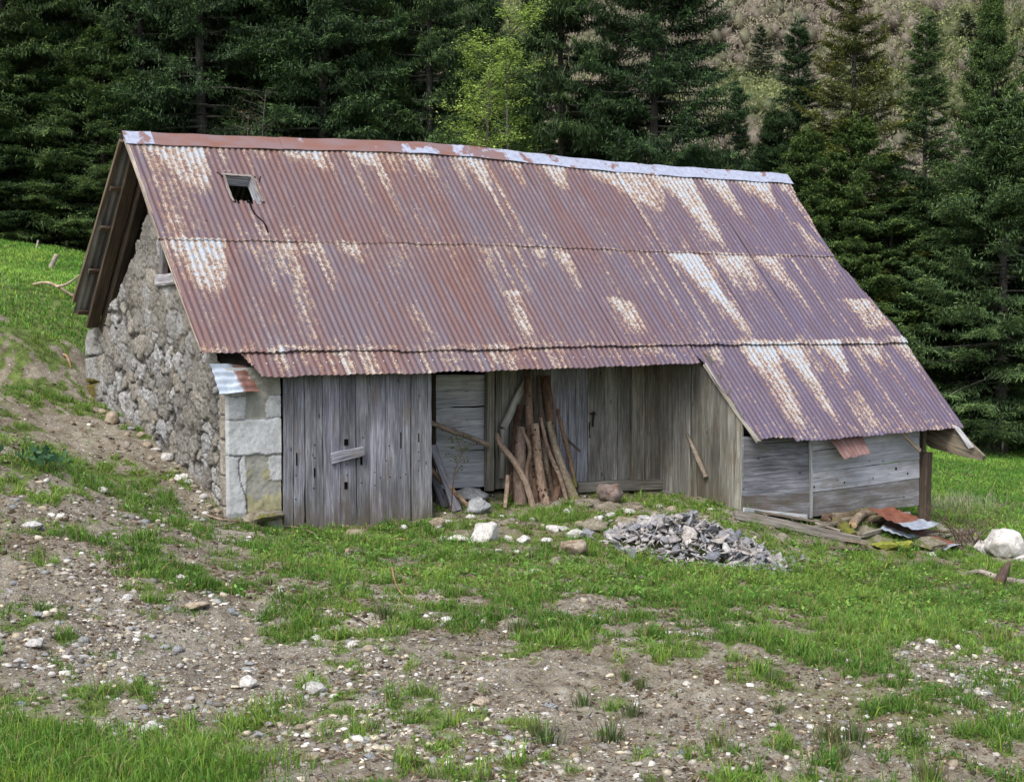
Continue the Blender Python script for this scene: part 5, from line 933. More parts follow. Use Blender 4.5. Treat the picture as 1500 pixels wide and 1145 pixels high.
# height lookup on the ground grid
def gz(x, y):
    i = np.clip(np.searchsorted(ys, y) - 1, 0, len(ys) - 2); j = np.clip(np.searchsorted(xs, x) - 1, 0, len(xs) - 2)
    fy = (y - ys[i]) / (ys[i + 1] - ys[i]); fx = (x - xs[j]) / (xs[j + 1] - xs[j])
    return Zg[i, j] * (1 - fx) * (1 - fy) + Zg[i, j + 1] * fx * (1 - fy) + Zg[i + 1, j] * (1 - fx) * fy + Zg[i + 1, j + 1] * fx * fy
def scatter(n, y0, y1, mrg=.04, power=1.0, xr=None):
    y = y0 + (y1 - y0) * RNG.uniform(0, 1, n) ** power
    h = .3324 + mrg; x = RNG.uniform(-h, h, n) * y
    if xr: x = RNG.uniform(xr[0], xr[1], n)
    return x, y
def blades(x, y, h, w, col, lean=.5, seed=0):
    r = np.random.default_rng(seed); n = len(x); z = gz(x, y) - .008; a = r.uniform(0, 2 * PI, n); f = r.uniform(0, 2 * PI, n)
    h = h * r.uniform(.55, 1.3, n); ln = np.abs(r.normal(0, lean, n)); w = w * r.uniform(.7, 1.3, n)
    d = np.stack([np.cos(a), np.sin(a), a * 0], -1); s = np.stack([np.cos(f), np.sin(f), f * 0], -1) * (w / 2)[:, None]
    b = np.stack([x, y, z], -1); up = np.array([0, 0, 1.])
    mid = b + up * (h * .58)[:, None] + d * (h * ln * .3)[:, None]; tip = b + up * (h * (1 - .25 * np.minimum(ln, 1.4)))[:, None] + d * (h * ln * .95)[:, None]
    v = np.stack([b - s, b + s, mid + s * .8, mid - s * .8, tip], 1).reshape(-1, 3); k = np.arange(n) * 5
    q = np.stack([k, k + 1, k + 2, k + 3], 1); t = np.stack([k + 3, k + 2, k + 4], 1)
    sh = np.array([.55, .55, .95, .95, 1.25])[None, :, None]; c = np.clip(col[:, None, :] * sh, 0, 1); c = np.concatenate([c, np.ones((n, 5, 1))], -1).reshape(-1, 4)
    return v, q, t, c
def gcol(n, x, y, seed=0, dark=1.0, dry=.12):
    r = np.random.default_rng(seed + 99); k = fbm(x * .9, y * .9, 44, 3)[:, None]; a = np.array([.08, .185, .028]); b = np.array([.185, .315, .055]); t = np.clip((k - .3) * 2.2 + r.normal(0, .2, (n, 1)), 0, 1)
    c = (a * (1 - t) + b * t) * r.uniform(.7, 1.25, (n, 1)) * dark; yl_ = r.uniform(0, 1, n) < .12; c[yl_] = c[yl_] * [1.7, 1.25, 1.0]; d = r.uniform(0, 1, n) < dry; c[d] = np.array([.30, .26, .13]) * r.uniform(.6, 1.2, (d.sum(), 1)); return c
def emit(name, parts_, mat, **k):
    nv = 0; V_ = []; Q_ = []; T_ = []; C_ = []
    for v, q, t, c in parts_:
        V_.append(v); C_.append(c)
        if q is not None and len(q): Q_.append(q + nv)
        if t is not None and len(t): T_.append(t + nv)
        nv += len(v)
    return obj(name, mesh_np(name, np.concatenate(V_), quads=np.concatenate(Q_) if Q_ else None, tris=np.concatenate(T_) if T_ else None, attrs={'Col': ('FLOAT_COLOR', np.concatenate(C_))}), M[mat], **k)
# short grass around the barn, clumped
def clumped(n, per, y0, y1, rad, thr, h, w, seed, power=1.0, lean=.6, dark=1.0, dry=.12, hk=.6, xr=None, mx=1.0):
    x, y = scatter(n, y0, y1, .04, power, xr); d = grassd(x, y); ok = (RNG.uniform(0, 1, n) < np.clip((d - thr) * mx, 0, 1)) & ~inside_barn(x, y); x, y, d = x[ok], y[ok], d[ok]
    x = np.repeat(x, per) + RNG.normal(0, rad, len(x) * per); y = np.repeat(y, per) + RNG.normal(0, rad, len(y) * per); d = np.repeat(d, per); k = ~inside_barn(x, y); x, y, d = x[k], y[k], d[k]
    return blades(x, y, h * (hk + (1 - hk) * np.minimum(d, 1.2)), w, gcol(len(x), x, y, seed, dark, dry), lean, seed)
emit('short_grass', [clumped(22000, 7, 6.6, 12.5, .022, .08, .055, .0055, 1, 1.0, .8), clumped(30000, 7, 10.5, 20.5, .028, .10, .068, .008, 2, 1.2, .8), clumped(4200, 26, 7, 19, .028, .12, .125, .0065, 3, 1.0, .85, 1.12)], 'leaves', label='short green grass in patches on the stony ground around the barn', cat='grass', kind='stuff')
# lush corner at the bottom left
x, y = scatter(60000, 6.3, 8.7, .05); lc = bl(x, y, LUSH[11:14]) + (fbm(x * 3.5, y * 3.5, 55, 4) - .5) * 1.6; k = RNG.uniform(0, 1, len(x)) < np.clip(lc - .35, 0, 1); x, y = x[k], y[k]
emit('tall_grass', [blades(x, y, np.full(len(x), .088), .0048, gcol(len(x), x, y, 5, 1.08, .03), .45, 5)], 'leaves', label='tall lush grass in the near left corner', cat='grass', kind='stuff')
# meadows
x = RNG.uniform(-13, -3.5, 90000); y = RNG.uniform(20, 34, 90000); k = grassd(x, y) > RNG.uniform(.2, 1, len(x)); x, y = x[k], y[k]; k = ~inside_barn(x, y); x, y = x[k], y[k]
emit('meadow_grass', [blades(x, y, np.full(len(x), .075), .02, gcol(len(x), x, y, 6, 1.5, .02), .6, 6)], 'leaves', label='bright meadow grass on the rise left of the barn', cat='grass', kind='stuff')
x = RNG.uniform(4.5, 15, 110000); y = RNG.uniform(18, 38, 110000); k = (grassd(x, y) > RNG.uniform(.2, 1, len(x))) & ~inside_barn(x, y); x, y = x[k], y[k]
emit('meadow_grass', [blades(x, y, np.full(len(x), .065), .02, gcol(len(x), x, y, 7, 1.5, .02), .6, 7)], 'leaves', label='bright meadow grass right of the barn', cat='grass', kind='stuff')
# pale dry grass behind the corner post
p = G(1405, 745); x = p[0] + RNG.normal(0, .35, 320); y = p[1] + RNG.normal(0, .35, 320)
c_ = np.array([[.55, .50, .36]]) * RNG.uniform(.6, 1.2, (320, 1)); emit('dry_grass', [blades(x, y, np.full(320, .26), .006, c_, .8, 8)], 'leaves', label='pale dry grass stalks behind the corner post', cat='grass', kind='stuff')
# broad leaved weeds
def weeds(n, y0, y1, thr, size, seed, B=None, per=9, mx=.8):
    x, y = scatter(n, y0, y1); d = grassd(x, y) if B is None else bl(x, y, B); k = (RNG.uniform(0, 1, n) < np.clip((d - thr) * mx, 0, 1)) & ~inside_barn(x, y); x, y = x[k], y[k]
    c = np.stack([x, y, gz(x, y) + size * .5], -1); v, q, cc = leafset(c, per, (size * .9, size * .9, size * .5), size, [(.075, .19, .035), (.12, .27, .055), (.05, .125, .03), (.16, .27, .06), (.12, .11, .04)], .5, seed, 1); return v, q, None, cc
emit('broadleaf_weeds', [weeds(9000, 10.5, 19, .45, .034, 1), weeds(9000, 12.5, 17.5, .35, .042, 2, LUSH[:6], 10, .6), weeds(5000, 6.8, 11, .25, .022, 3), weeds(2600, 15, 19, .3, .04, 4, [LUSH[8], LUSH[10], blob(500, 800, 120, 14, .8)], 9)], 'leaves', label='low broad leaved weeds and clover between the grass', cat='weeds', kind='stuff')
# rush tufts, one by one
RT_ = []
for s in range(4):
    r = np.random.default_rng(s + 40); n = 70; a = r.uniform(0, 2 * PI, n); rr = np.abs(r.normal(0, .05, n)); b = np.stack([np.cos(a) * rr, np.sin(a) * rr, rr * 0 - .01], -1); L = r.uniform(.07, .17, n)
    d = np.stack([np.cos(a), np.sin(a), a * 0], -1) * (r.uniform(.05, .6, n) * L)[:, None]; w = np.stack([-np.sin(a), np.cos(a), a * 0], -1) * .003; tip = b + d + np.array([0, 0, 1]) * L[:, None]; mid = b + d * .35 + np.array([0, 0, 1]) * (L * .6)[:, None]
    v = np.stack([b - w, b + w, mid + w, mid - w, tip], 1).reshape(-1, 3); k = np.arange(n) * 5; c = np.array([[.08, .14, .035], [.11, .18, .045], [.19, .17, .09]])[r.integers(0, 3, n)] * r.uniform(.7, 1.2, (n, 1)); c = np.repeat(np.c_[c, np.ones(n)], 5, 0)
    me = mesh_np('rush_tuft', v, quads=np.stack([k, k + 1, k + 2, k + 3], 1), tris=np.stack([k + 3, k + 2, k + 4], 1), attrs={'Col': ('FLOAT_COLOR', c)}); me.materials.append(M['leaves']); RT_.append(me)
for px, py in [(565, 915), (785, 1080), (800, 1090), (893, 1085), (927, 1045), (915, 1000), (940, 1010), (1050, 1090), (1140, 1040), (1130, 1010), (1235, 1105), (1250, 1090), (1360, 1140), (760, 925), (1215, 1085), (855, 1030), (1490, 960), (1475, 940)]:
    p = G(px, py); o = bpy.data.objects.new('rush_tuft', random.choice(RT_)); C.objects.link(o); o.location = (p[0], p[1], float(gz(p[0], p[1]))); s = random.uniform(.45, 1.0); o.scale = (s * random.uniform(1, 1.6), s * random.uniform(1, 1.6), s); o.rotation_euler = (0, 0, random.uniform(0, 6)); tag(o, 'dark spiky rush tuft on the bare soil in front of the barn', 'rush tuft', 'rush tufts on the bare soil')
p = G(60, 690); v, q, c = leafset([(0, 0, .08)], 70, (.11, .10, .04), .10, [(.07, .16, .07), (.09, .19, .08)], .5, 9, 0); o = obj('leafy_plant', mesh_np('leafy_plant', v, quads=q, attrs={'Col': ('FLOAT_COLOR', c)}), M['leaves'], loc3=tuple(p), label='large leaved blue green plant on the left slope', cat='plant')
# gravel
def pebbles(n, y0, y1, s0, s1, seed, dens=None):
    x, y = scatter(n, y0, y1, .03, 1.15); g = bl(x, y, GRAV); k = (RNG.uniform(0, 1, n) < (g * .95 + .10) * (.3 + 1.6 * np.clip((fbm(x * 2.6, y * 2.6, 66, 3) - .35) * 2.2, 0, 1)) - .1 * grassd(x, y)) & ~inside_barn(x, y) & (y < 20); x, y = x[k], y[k]; n = len(x)
    r = np.random.default_rng(seed); ph = (1 + 5 ** .5) / 2; ico = np.array([(-1, ph, 0), (1, ph, 0), (-1, -ph, 0), (1, -ph, 0), (0, -1, ph), (0, 1, ph), (0, -1, -ph), (0, 1, -ph), (ph, 0, -1), (ph, 0, 1), (-ph, 0, -1), (-ph, 0, 1)]) / 1.9
    fc = np.array([(0, 11, 5), (0, 5, 1), (0, 1, 7), (0, 7, 10), (0, 10, 11), (1, 5, 9), (5, 11, 4), (11, 10, 2), (10, 7, 6), (7, 1, 8), (3, 9, 4), (3, 4, 2), (3, 2, 6), (3, 6, 8), (3, 8, 9), (4, 9, 5), (2, 4, 11), (6, 2, 10), (8, 6, 7), (9, 8, 1)])
    s = s0 * (s1 / s0) ** (r.uniform(0, 1, n) ** 2.6); a = r.uniform(0, 2 * PI, n); ca, sa = np.cos(a), np.sin(a)
    v = ico[None] * r.uniform(.5, 1.3, (n, 12, 1)) * np.stack([s * r.uniform(.8, 1.5, n), s, s * r.uniform(.35, .8, n)], -1)[:, None, :]
    vx = v[..., 0] * ca[:, None] - v[..., 1] * sa[:, None]; vy = v[..., 0] * sa[:, None] + v[..., 1] * ca[:, None]
    v = np.stack([vx + x[:, None], vy + y[:, None], v[..., 2] + (gz(x, y) + s * .02)[:, None]], -1)
    pal = np.array([(.42, .39, .34), (.60, .58, .54), (.27, .25, .22), (.32, .27, .20), (.18, .165, .15), (.30, .30, .30), (.50, .44, .34)]); c = pal[r.integers(0, 7, n)] * r.uniform(.75, 1.2, (n, 1)); c = np.repeat(np.c_[c, np.ones(n)], 12, 0)
    return v.reshape(-1, 3), None, (fc[None] + (np.arange(n) * 12)[:, None, None]).reshape(-1, 3), c
m = NT('pebble_stone'); c = m.attr('Col').outputs['Color']; n_ = m.noise(m.n('NewGeometry').outputs['Position'], 60, 4, .7); M['pebble'] = m.pbr(m.mix(1, c, m.ramp(n_, [(.3, (.65, .63, .6)), (.7, (1.25, 1.25, 1.25))]), 'MULTIPLY'), .9, m.bump(n_, .5, .004), .2)
emit('gravel', [pebbles(40000, 6.6, 12, .0045, .034, 1), pebbles(19000, 11, 19, .008, .045, 2)], 'pebble', label='loose pale gravel and pebbles strewn over the soil', cat='gravel', kind='stuff')
# dark crumbs of earth
def crumbs(n, y0, y1, s0, s1, seed):
    global GRAV; keep_ = GRAV; GRAV = [(0, 13, 14, 14, .55)]; q = pebbles(n, y0, y1, s0, s1, seed); GRAV = keep_; v, _, f, c = q; r = np.random.default_rng(seed); k = len(c) // 12; cc = np.array([(.075, .052, .034), (.12, .088, .058), (.17, .13, .09), (.05, .036, .024)])[r.integers(0, 4, k)] * r.uniform(.8, 1.2, (k, 1)); return v, None, f, np.repeat(np.c_[cc, np.ones(k)], 12, 0)
emit('earth_crumbs', [crumbs(52000, 6.6, 12.5, .005, .022, 11), crumbs(26000, 11.5, 19.5, .009, .034, 12)], 'pebble', label='dark crumbs and clods of loose earth on the soil', cat='earth', kind='stuff')
# litter: bark chips and straw
n = 9000; x, y = scatter(n, 6.7, 17); k = ~inside_barn(x, y) & (grassd(x, y) < .75); x, y = x[k], y[k]; n = len(x); a = RNG.uniform(0, PI, n); L = RNG.uniform(.012, .06, n); wv = RNG.uniform(.002, .006, n); z = gz(x, y) + .008
dx, dy = np.cos(a) * L, np.sin(a) * L; v = np.stack([np.stack([x - dx - dy * 0, y - dy, z], -1), np.stack([x + wv * np.sin(a), y - wv * np.cos(a), z + .004], -1), np.stack([x + dx, y + dy, z + RNG.uniform(0, .02, n)], -1), np.stack([x - wv * np.sin(a), y + wv * np.cos(a), z + .004], -1)], 1).reshape(-1, 3)
c = np.array([(.09, .055, .035), (.16, .10, .06), (.30, .25, .17), (.05, .035, .025)])[RNG.integers(0, 4, n)]; c = np.repeat(np.c_[c, np.ones(n)], 4, 0)
emit('plant_litter', [(v, np.arange(n * 4).reshape(-1, 4), None, c)], 'pebble', label='dark straw and bark litter strewn on the soil', cat='litter', kind='stuff')
# ================================================================== TREES
def kites(p, d, w, L, W):
    """leaf-like kites: base p, unit dir d, unit width w"""
    return np.stack([p, p + d * (L * .45)[:, None] + w * (W / 2)[:, None], p + d * L[:, None], p + d * (L * .45)[:, None] - w * (W / 2)[:, None]], 1)
def un(a): return a / (np.linalg.norm(a, axis=-1, keepdims=True) + 1e-9)
def conifer(seed, H=12., R=2.3, base=.06, step=.27, per=8, droop=.45, rise=.05, tip=.3, green=(.035, .085, .022), tipg=(.085, .155, .035), dens=1.0, pend=1.0, power=.85, bare=.03, gap=.06, tw=.021):
    r = np.random.default_rng(seed); K = []; Cc = []; br = MB()
    z = H * base; green = np.array(green); tipg = np.array(tipg)
    while z < H * .985:
        t = (z - H * base) / (H * (1 - base)); Lm = R * (1 - t) ** power * (.75 + .25 * min(1, t * 6)) + .12
        for _ in range(max(3, int(per * (.6 + .4 * (1 - t)) + r.uniform(-.5, .9)))):
            if r.uniform() < gap: continue
            a = r.uniform(0, 2 * PI); L = Lm * r.uniform(.62, 1.15); dr = droop * r.uniform(.6, 1.3) * (1 - t * .7); ri = (rise + (.5 * t ** 2)) * r.uniform(.7, 1.3); tp = tip * r.uniform(.5, 1.3)
            o = np.array([math.cos(a), math.sin(a), 0]); sd = np.array([-math.sin(a), math.cos(a), 0]); z0 = z + r.uniform(-.12, .12)
            f = lambda q: o * (L * q)[:, None] + sd * (L * .06 * np.sin(q * 5 + a))[:, None] + np.array([0, 0, 1.]) * (z0 + L * (ri * q - dr * q ** 1.6 + tp * q ** 4))[:, None]
            if L > .5 and r.uniform() < .55:
                pt = f(np.array([0, .3, .6, .85])); br.log(list(pt), [.012 + .012 * L, .012 + .006 * L, .012, .006], 4, (2.3, 2.3, 2.2) if r.uniform() < .5 else (.6, .6, .55), .05, 1)
            n = int((28 + 42 * L) * dens); q = np.sqrt(r.uniform(.02 if t > .5 else bare, 1, n)); P0 = f(q); T = un(f(q + .02) - P0); sgn = np.where(r.uniform(0, 1, n) < .5, -1, 1)[:, None]
            lt = (.14 + L * .26 * (1.15 - q)) * r.uniform(.6, 1.2, n)
            d = un(T * r.uniform(.5, 1.1, (n, 1)) + sd * sgn * r.uniform(.5, 1.1, (n, 1)) + np.array([0, 0, -1.]) * r.uniform(.0, .45, (n, 1)) * (1 + pend * .4)); wv = un(np.cross(d, np.array([0, 0, 1.])) + np.array([0, 0, 1.]) * r.normal(0, .35, (n, 1)))
            ks = np.array([0, .22, .42, .62, .82])
            for kk in ks:
                b = P0 + d * (lt * kk)[:, None]; dd = un(d + r.normal(0, .4, (n, 3)) + np.array([0, 0, -.25 * pend])); K.append(kites(b, dd, un(wv + r.normal(0, .3, (n, 3))), lt * .20 + .038, np.full(n, tw) * r.uniform(.8, 1.5, n)))
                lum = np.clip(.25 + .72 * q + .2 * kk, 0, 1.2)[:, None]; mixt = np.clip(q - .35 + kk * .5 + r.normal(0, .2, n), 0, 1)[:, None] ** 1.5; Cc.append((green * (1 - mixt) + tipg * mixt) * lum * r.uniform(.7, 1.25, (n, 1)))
            if pend > .2:
                np_ = int(n * 2.2); q = np.sqrt(r.uniform(.05, 1, np_)); b = f(q) + r.normal(0, .05, (np_, 3)) + sd * r.normal(0, .10 * L, (np_, 1)); d2 = un(np.array([0, 0, -1.]) + r.normal(0, .22, (np_, 3)) + o * .15); K.append(kites(b, d2, un(np.cross(d2, r.normal(0, 1, (np_, 3)))), r.uniform(.05, .15, np_) * pend, np.full(np_, tw) * r.uniform(.7, 1.3, np_)))
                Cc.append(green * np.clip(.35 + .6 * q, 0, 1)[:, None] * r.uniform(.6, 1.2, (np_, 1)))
        z += step * (.30 + .70 * (1 - t)) * r.uniform(.8, 1.2)
    n = 40; b = np.stack([r.normal(0, .03, n), r.normal(0, .03, n), H * .97 + r.uniform(0, H * .04, n)], -1); d = un(np.array([0, 0, 1.]) + r.normal(0, .4, (n, 3))); K.append(kites(b, d, un(np.cross(d, r.normal(0, 1, (n, 3)))), np.full(n, .16), np.full(n, tw))); Cc.append(np.repeat(tipg[None] * .9, n, 0))
    K = np.concatenate(K); Cc = np.concatenate(Cc); N_ = len(K)
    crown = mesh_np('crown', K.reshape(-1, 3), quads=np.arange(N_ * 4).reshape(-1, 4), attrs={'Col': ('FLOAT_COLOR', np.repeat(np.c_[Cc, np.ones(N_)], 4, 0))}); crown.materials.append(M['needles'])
    tm = MB(); lean = r.normal(0, .01, 2); tm.log([np.array([lean[0] * h, lean[1] * h, h]) for h in np.linspace(-.4, H * .99, 7)], list(np.linspace(H * .009 + .02, .015, 7)), 8, (1, 1, 1), .15, 4); trunk = tm.mesh('trunk'); trunk.materials.append(M['trunk'])
    bm_ = br.mesh('branches'); bm_.materials.append(M['trunk']); return dict(H=H, R=R, parts=[('trunk', trunk), ('branches', bm_), ('crown', crown)], n=N_)
def broad(seed, H=8., R=1.7, cols=((.38, .50, .11), (.48, .60, .15), (.28, .40, .08)), leaves=9000, stems=2, size=.062, bare=.2):
    r = np.random.default_rng(seed); tm = MB(); tips = []
    for s in range(stems):
        x0 = (s - (stems - 1) / 2) * .5; ln = r.normal(0, .05, 2); f = lambda h: np.array([x0 + ln[0] * h + .06 * math.sin(h * 1.3 + s), ln[1] * h + .05 * math.cos(h * 1.1), h]); hh = H * (1 - .12 * s)
        tm.log([f(h) for h in np.linspace(-.3, hh, 8)], list(np.linspace(.07, .008, 8)), 7, (1.2, 1.15, 1.05), .1, 3)
        for z in np.arange(H * bare, hh * .98, .16):
            t = z / hh; a = r.uniform(0, 2 * PI); L = R * (1.15 - t) ** .5 * r.uniform(.5, 1.1); o = np.array([math.cos(a), math.sin(a), 0]); ri = r.uniform(.0, .35) + t * .5; P_ = [f(z) + o * L * q + np.array([0, 0, L * (ri * q + .05 * math.sin(q * 6))]) for q in (0, .35, .7, 1)]
            tm.log(P_, [.018, .012, .008, .004], 4, (.8, .75, .7), .05, 1)
            for q in np.linspace(.25, 1, 9): k = q * 3; i = min(int(k), 2); p = P_[i] * (1 - (k - i)) + P_[i + 1] * (k - i); tips.append(p); side = np.array([-o[1], o[0], 0]) * r.uniform(-.45, .45) * L * .5; tips.append(p + side + [0, 0, r.uniform(-.05, .08)])
    tips = np.array(tips); v, q, c = leafset(tips, max(1, leaves // len(tips)), (.13, .13, .045), size, cols, .0, seed, 1)
    cr = mesh_np('crown', v, quads=q, attrs={'Col': ('FLOAT_COLOR', c)}); cr.materials.append(M['leaves']); tr = tm.mesh('trunk'); tr.materials.append(M['trunk']); return dict(H=H, R=R, parts=[('trunk', tr), ('crown', cr)])
KS = dict(
 spruce=[conifer(s, green=(0.037, 0.086, 0.026), tipg=(0.104, 0.195, 0.052)) for s in (1, 2, 3)],
 shaggy=[conifer(s, droop=.75, pend=1.5, rise=.0, tip=.5, green=(0.040, 0.084, 0.026), tipg=(0.101, 0.189, 0.049), R=2.2, step=.33, per=8, dens=1.15) for s in (4, 5)],
 fir=[conifer(s, droop=.15, rise=.15, pend=.25, tip=.05, step=.34, per=8, gap=.08, green=(0.033, 0.077, 0.026), tipg=(0.088, 0.176, 0.047), R=2.0, power=.95) for s in (6, 7)],
 light=[conifer(s, droop=.7, rise=.1, tip=.55, pend=1.3, green=(0.051, 0.111, 0.033), tipg=(0.150, 0.260, 0.072), R=2.6, step=.30, per=7, dens=1.2, power=.75) for s in (8,)],
 yellow=[conifer(9, droop=.2, rise=.2, pend=.5, tip=.15, green=(0.066, 0.099, 0.016), tipg=(0.221, 0.247, 0.046), R=2.0, step=.38, per=7, gap=.12)],
 far=[conifer(10, step=.6, per=5, dens=.4, tw=.12, green=(0.039, 0.077, 0.039), tipg=(0.091, 0.143, 0.065))],
 beech=[broad(31, leaves=17000), broad(32, leaves=15000, stems=1)],
 twiggy=[broad(33, leaves=900, stems=3, cols=((.16, .11, .08), (.2, .15, .1)), size=.05)])
def tree(kind, px, ptop, Z, rpx, label, name='spruce_tree', cat='spruce tree', group=None, zb=None, var=None, hmin=None):
    P0_ = at(px, 400, Z); x, y = P0_[0], P0_[1]; z0 = hz(x, y) if zb is None else zb; zt_ = at(px, ptop, Z)[2]; H = zt_ - z0; R = rpx / F * Z * 1.72
    k = KS[kind][var if var is not None else random.randrange(len(KS[kind]))]
    e = empty(name, (x, y, z0), random.uniform(0, 6.28), label=label, cat=cat, group=group); e.scale = (R / k['R'], R / k['R'], H / k['H'])
    for nm, me in k['parts']: o = bpy.data.objects.new(nm, me); C.objects.link(o); o.parent = e
    return e
T = [('shaggy', 20, -230, 36, 110, 'dark shaggy spruce at the left edge of the picture'), ('spruce', 108, -300, 38, 100, 'tall spruce above the left meadow, second from the left edge'), ('shaggy', 205, -260, 37, 105, 'dark spruce directly behind the left end of the ridge'),
     ('spruce', 300, -330, 36, 105, 'shaded spruce above the roof hatch'), ('shaggy', 390, -240, 38, 95, 'drooping spruce right of the bare twiggy tree'), ('spruce', 475, -300, 36, 105, 'broad spruce behind the left third of the ridge'), ('light', 540, -330, 40, 110, 'lighter green spruce left of the middle of the ridge'),
     ('spruce', 625, -280, 37, 80, 'dark narrow spruce left of the yellow green beech'), ('shaggy', 828, -210, 37, 92, 'dark ragged spruce right of the yellow green beech'), ('spruce', 958, -230, 36, 112, 'spruce with a pale visible trunk behind the ridge'),
     ('fir', 1165, 28, 38, 60, 'pointed fir directly behind the right end of the ridge'), ('fir', 1352, 22, 37, 64, 'slender fir right of the yellow topped tree'), ('spruce', 1447, -12, 39, 66, 'tall fir at the upper right with a sharp top'),
     ('spruce', 1250, 170, 36, 95, 'dark spruce low behind the right slope of the roof'), ('spruce', 1345, 260, 36.5, 85, 'dark spruce right of the roof, behind the near pale green one'), ('spruce', 1180, 190, 36, 85, 'low spruce filling the gap behind the ridge end'),
     ('fir', 1300, 215, 36, 70, 'dark fir between the yellow topped tree and the slender fir'), ('light', 1470, 140, 35, 130, 'large near spruce with pale green drooping branches at the right edge'), ('spruce', 1130, 160, 38, 60, 'short dark spruce left of the pointed fir')]
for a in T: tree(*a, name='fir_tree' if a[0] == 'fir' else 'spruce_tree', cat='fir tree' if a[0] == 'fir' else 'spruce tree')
for a in [('spruce', 1398, 470, 36.5, 50, 'small dark spruce at the foot of the large pale green one, left'), ('spruce', 1462, 500, 37, 50, 'small spruce under the middle of the large pale green one'), ('light', 1525, 430, 35.5, 60, 'small pale spruce at the right edge under the large one'), ('spruce', 1345, 440, 36.5, 55, 'low spruce just right of the roof corner')]: tree(*a)
tree('yellow', 1248, -85, 37, 80, 'tall open conifer with a yellowish green top', 'conifer_tree', 'conifer')
tree('fir', 1078, 118, 40, 36, 'small dark pine standing alone above the ridge', 'pine_tree', 'pine tree')
tree('spruce', 708, -60, 43, 60, 'dark conifer top peeking out behind the yellow green beech', 'conifer_tree', 'conifer')
tree('spruce', 770, 165, 34, 34, 'young bluish conifer just above the ridge', 'young_conifer', 'conifer'); tree('spruce', 760, 60, 46, 60, 'conifer behind the gap right of the beech', 'conifer_tree', 'conifer')
tree('beech', 722, 0, 33, 62, 'yellow green young beech in fresh leaf behind the ridge', 'beech_tree', 'beech tree', var=0)
tree('beech', 690, 60, 35, 40, 'slim yellow green beech left of the larger one', 'beech_tree', 'beech tree', var=1)
tree('twiggy', 372, 130, 32, 42, 'bare twiggy bush tree in front of the dark forest', 'bare_tree', 'bare tree')
tree('twiggy', 262, 60, 45, 60, 'bare pinkish tree seen through the gap behind the ridge end', 'bare_tree', 'bare tree')
GB = 'dark conifers in the shade behind the front row'
for px in list(range(-90, 690, 90)): tree(random.choice(['spruce', 'shaggy', 'fir']), px + random.uniform(-18, 18), -random.uniform(60, 300), random.uniform(42, 50), 95, 'dark conifer half hidden in the shade behind the front row of trees', 'conifer_tree', 'conifer', GB)
for px in (-60, 15, 85, 150): tree('spruce', px, 40, random.uniform(34.5, 36), 75, 'low dark spruce at the forest edge behind the left meadow', 'spruce_tree', 'spruce tree', 'low spruces at the left forest edge')
for px, pt in ((790, 180), (870, 170), (905, 120), (1015, 215), (1050, 215), (1085, 235), (1120, 220), (1210, 260), (1300, 300), (1390, 330), (1280, 420), (1420, 250), (1540, 60), (1600, 100), (1230, 330), (1330, 420), (1400, 440)): tree('spruce', px, pt, random.uniform(38, 44), 75, 'low dark conifer filling the forest behind the right half of the barn', 'conifer_tree', 'conifer', 'low conifers filling the forest on the right')
for px in (1560, 1640, -150, -220): tree('spruce', px, -60, 40, 100, 'conifer just beyond the edge of the picture', 'conifer_tree', 'conifer', 'conifers beyond the picture edge') if -100 < px < 1590 else None
# ================================================================== HILL
hxs = np.linspace(-220, 260, 120); hys = np.linspace(95, 420, 90); HX, HY = np.meshgrid(hxs, hys)
def hillz(x, y): 
    t = np.maximum(y - 120 - .12 * x + 12 * (vn(x / 40, y / 60, 3) - .5), 0); return -2 + t * .62 + (fbm(x / 25, y / 25, 8, 4) - .5) * 9 * np.clip(t / 30, 0, 1) + .0 * x
HZ = hillz(HX, HY); idx = np.arange(HX.size).reshape(HX.shape); Q = np.stack([idx[:-1, :-1], idx[:-1, 1:], idx[1:, 1:], idx[1:, :-1]], -1).reshape(-1, 4)
m = NT('hill_floor'); n_ = m.noise(m.n('NewGeometry').outputs['Position'], .2, 6, .65); M['hill'] = m.pbr(m.ramp(n_, [(.35, (.14, .125, .105)), (.5, (.17, .155, .125)), (.65, (.18, .185, .125))]), 1, None, .05)  # floor colours lightened to paint in distance haze
obj('hill', mesh_np('hill', np.stack([HX, HY, HZ], -1).reshape(-1, 3), quads=Q, smooth=True), M['hill'], kind='structure')
n = 13000; x = RNG.uniform(-85, 95, n); y = RNG.uniform(128, 245, n); k = np.abs(x) < y * .37 + 5; x, y = x[k], y[k]; n = len(x); z = hillz(x, y)
per = 90; r = np.random.default_rng(77); rad = r.uniform(.75, 1.6, n); gsel = fbm(x / 13, y / 13, 91, 3) + r.normal(0, .09, n) > .50
d = un(r.normal(0, 1, (n, per, 3))); rr = r.uniform(.7, 1.05, (n, per, 1)); c = np.stack([x, y, z + rad * 1.3], -1)[:, None] + d * rr * rad[:, None, None] * [1, 1, 1.35]
dd = un(d * .6 + r.normal(0, .8, (n, per, 3)) + np.array([0, 0, .35])); ww = un(np.cross(dd, r.normal(0, 1, (n, per, 3)))); L = np.where(gsel, .34, .48)[:, None] * r.uniform(.6, 1.3, (n, per)); Wd = np.where(gsel, .19, .10)[:, None] * r.uniform(.7, 1.3, (n, per))
K = kites(c.reshape(-1, 3), dd.reshape(-1, 3), ww.reshape(-1, 3), L.ravel(), Wd.ravel())
bare_ = np.array([(.31, .27, .24), (.28, .275, .21), (.34, .30, .27), (.30, .30, .21)])[r.integers(0, 4, n)]; gr = np.array([(.18, .215, .10), (.215, .25, .11), (.15, .18, .095)])[r.integers(0, 3, n)]  # crown colours paled for haze painted into them
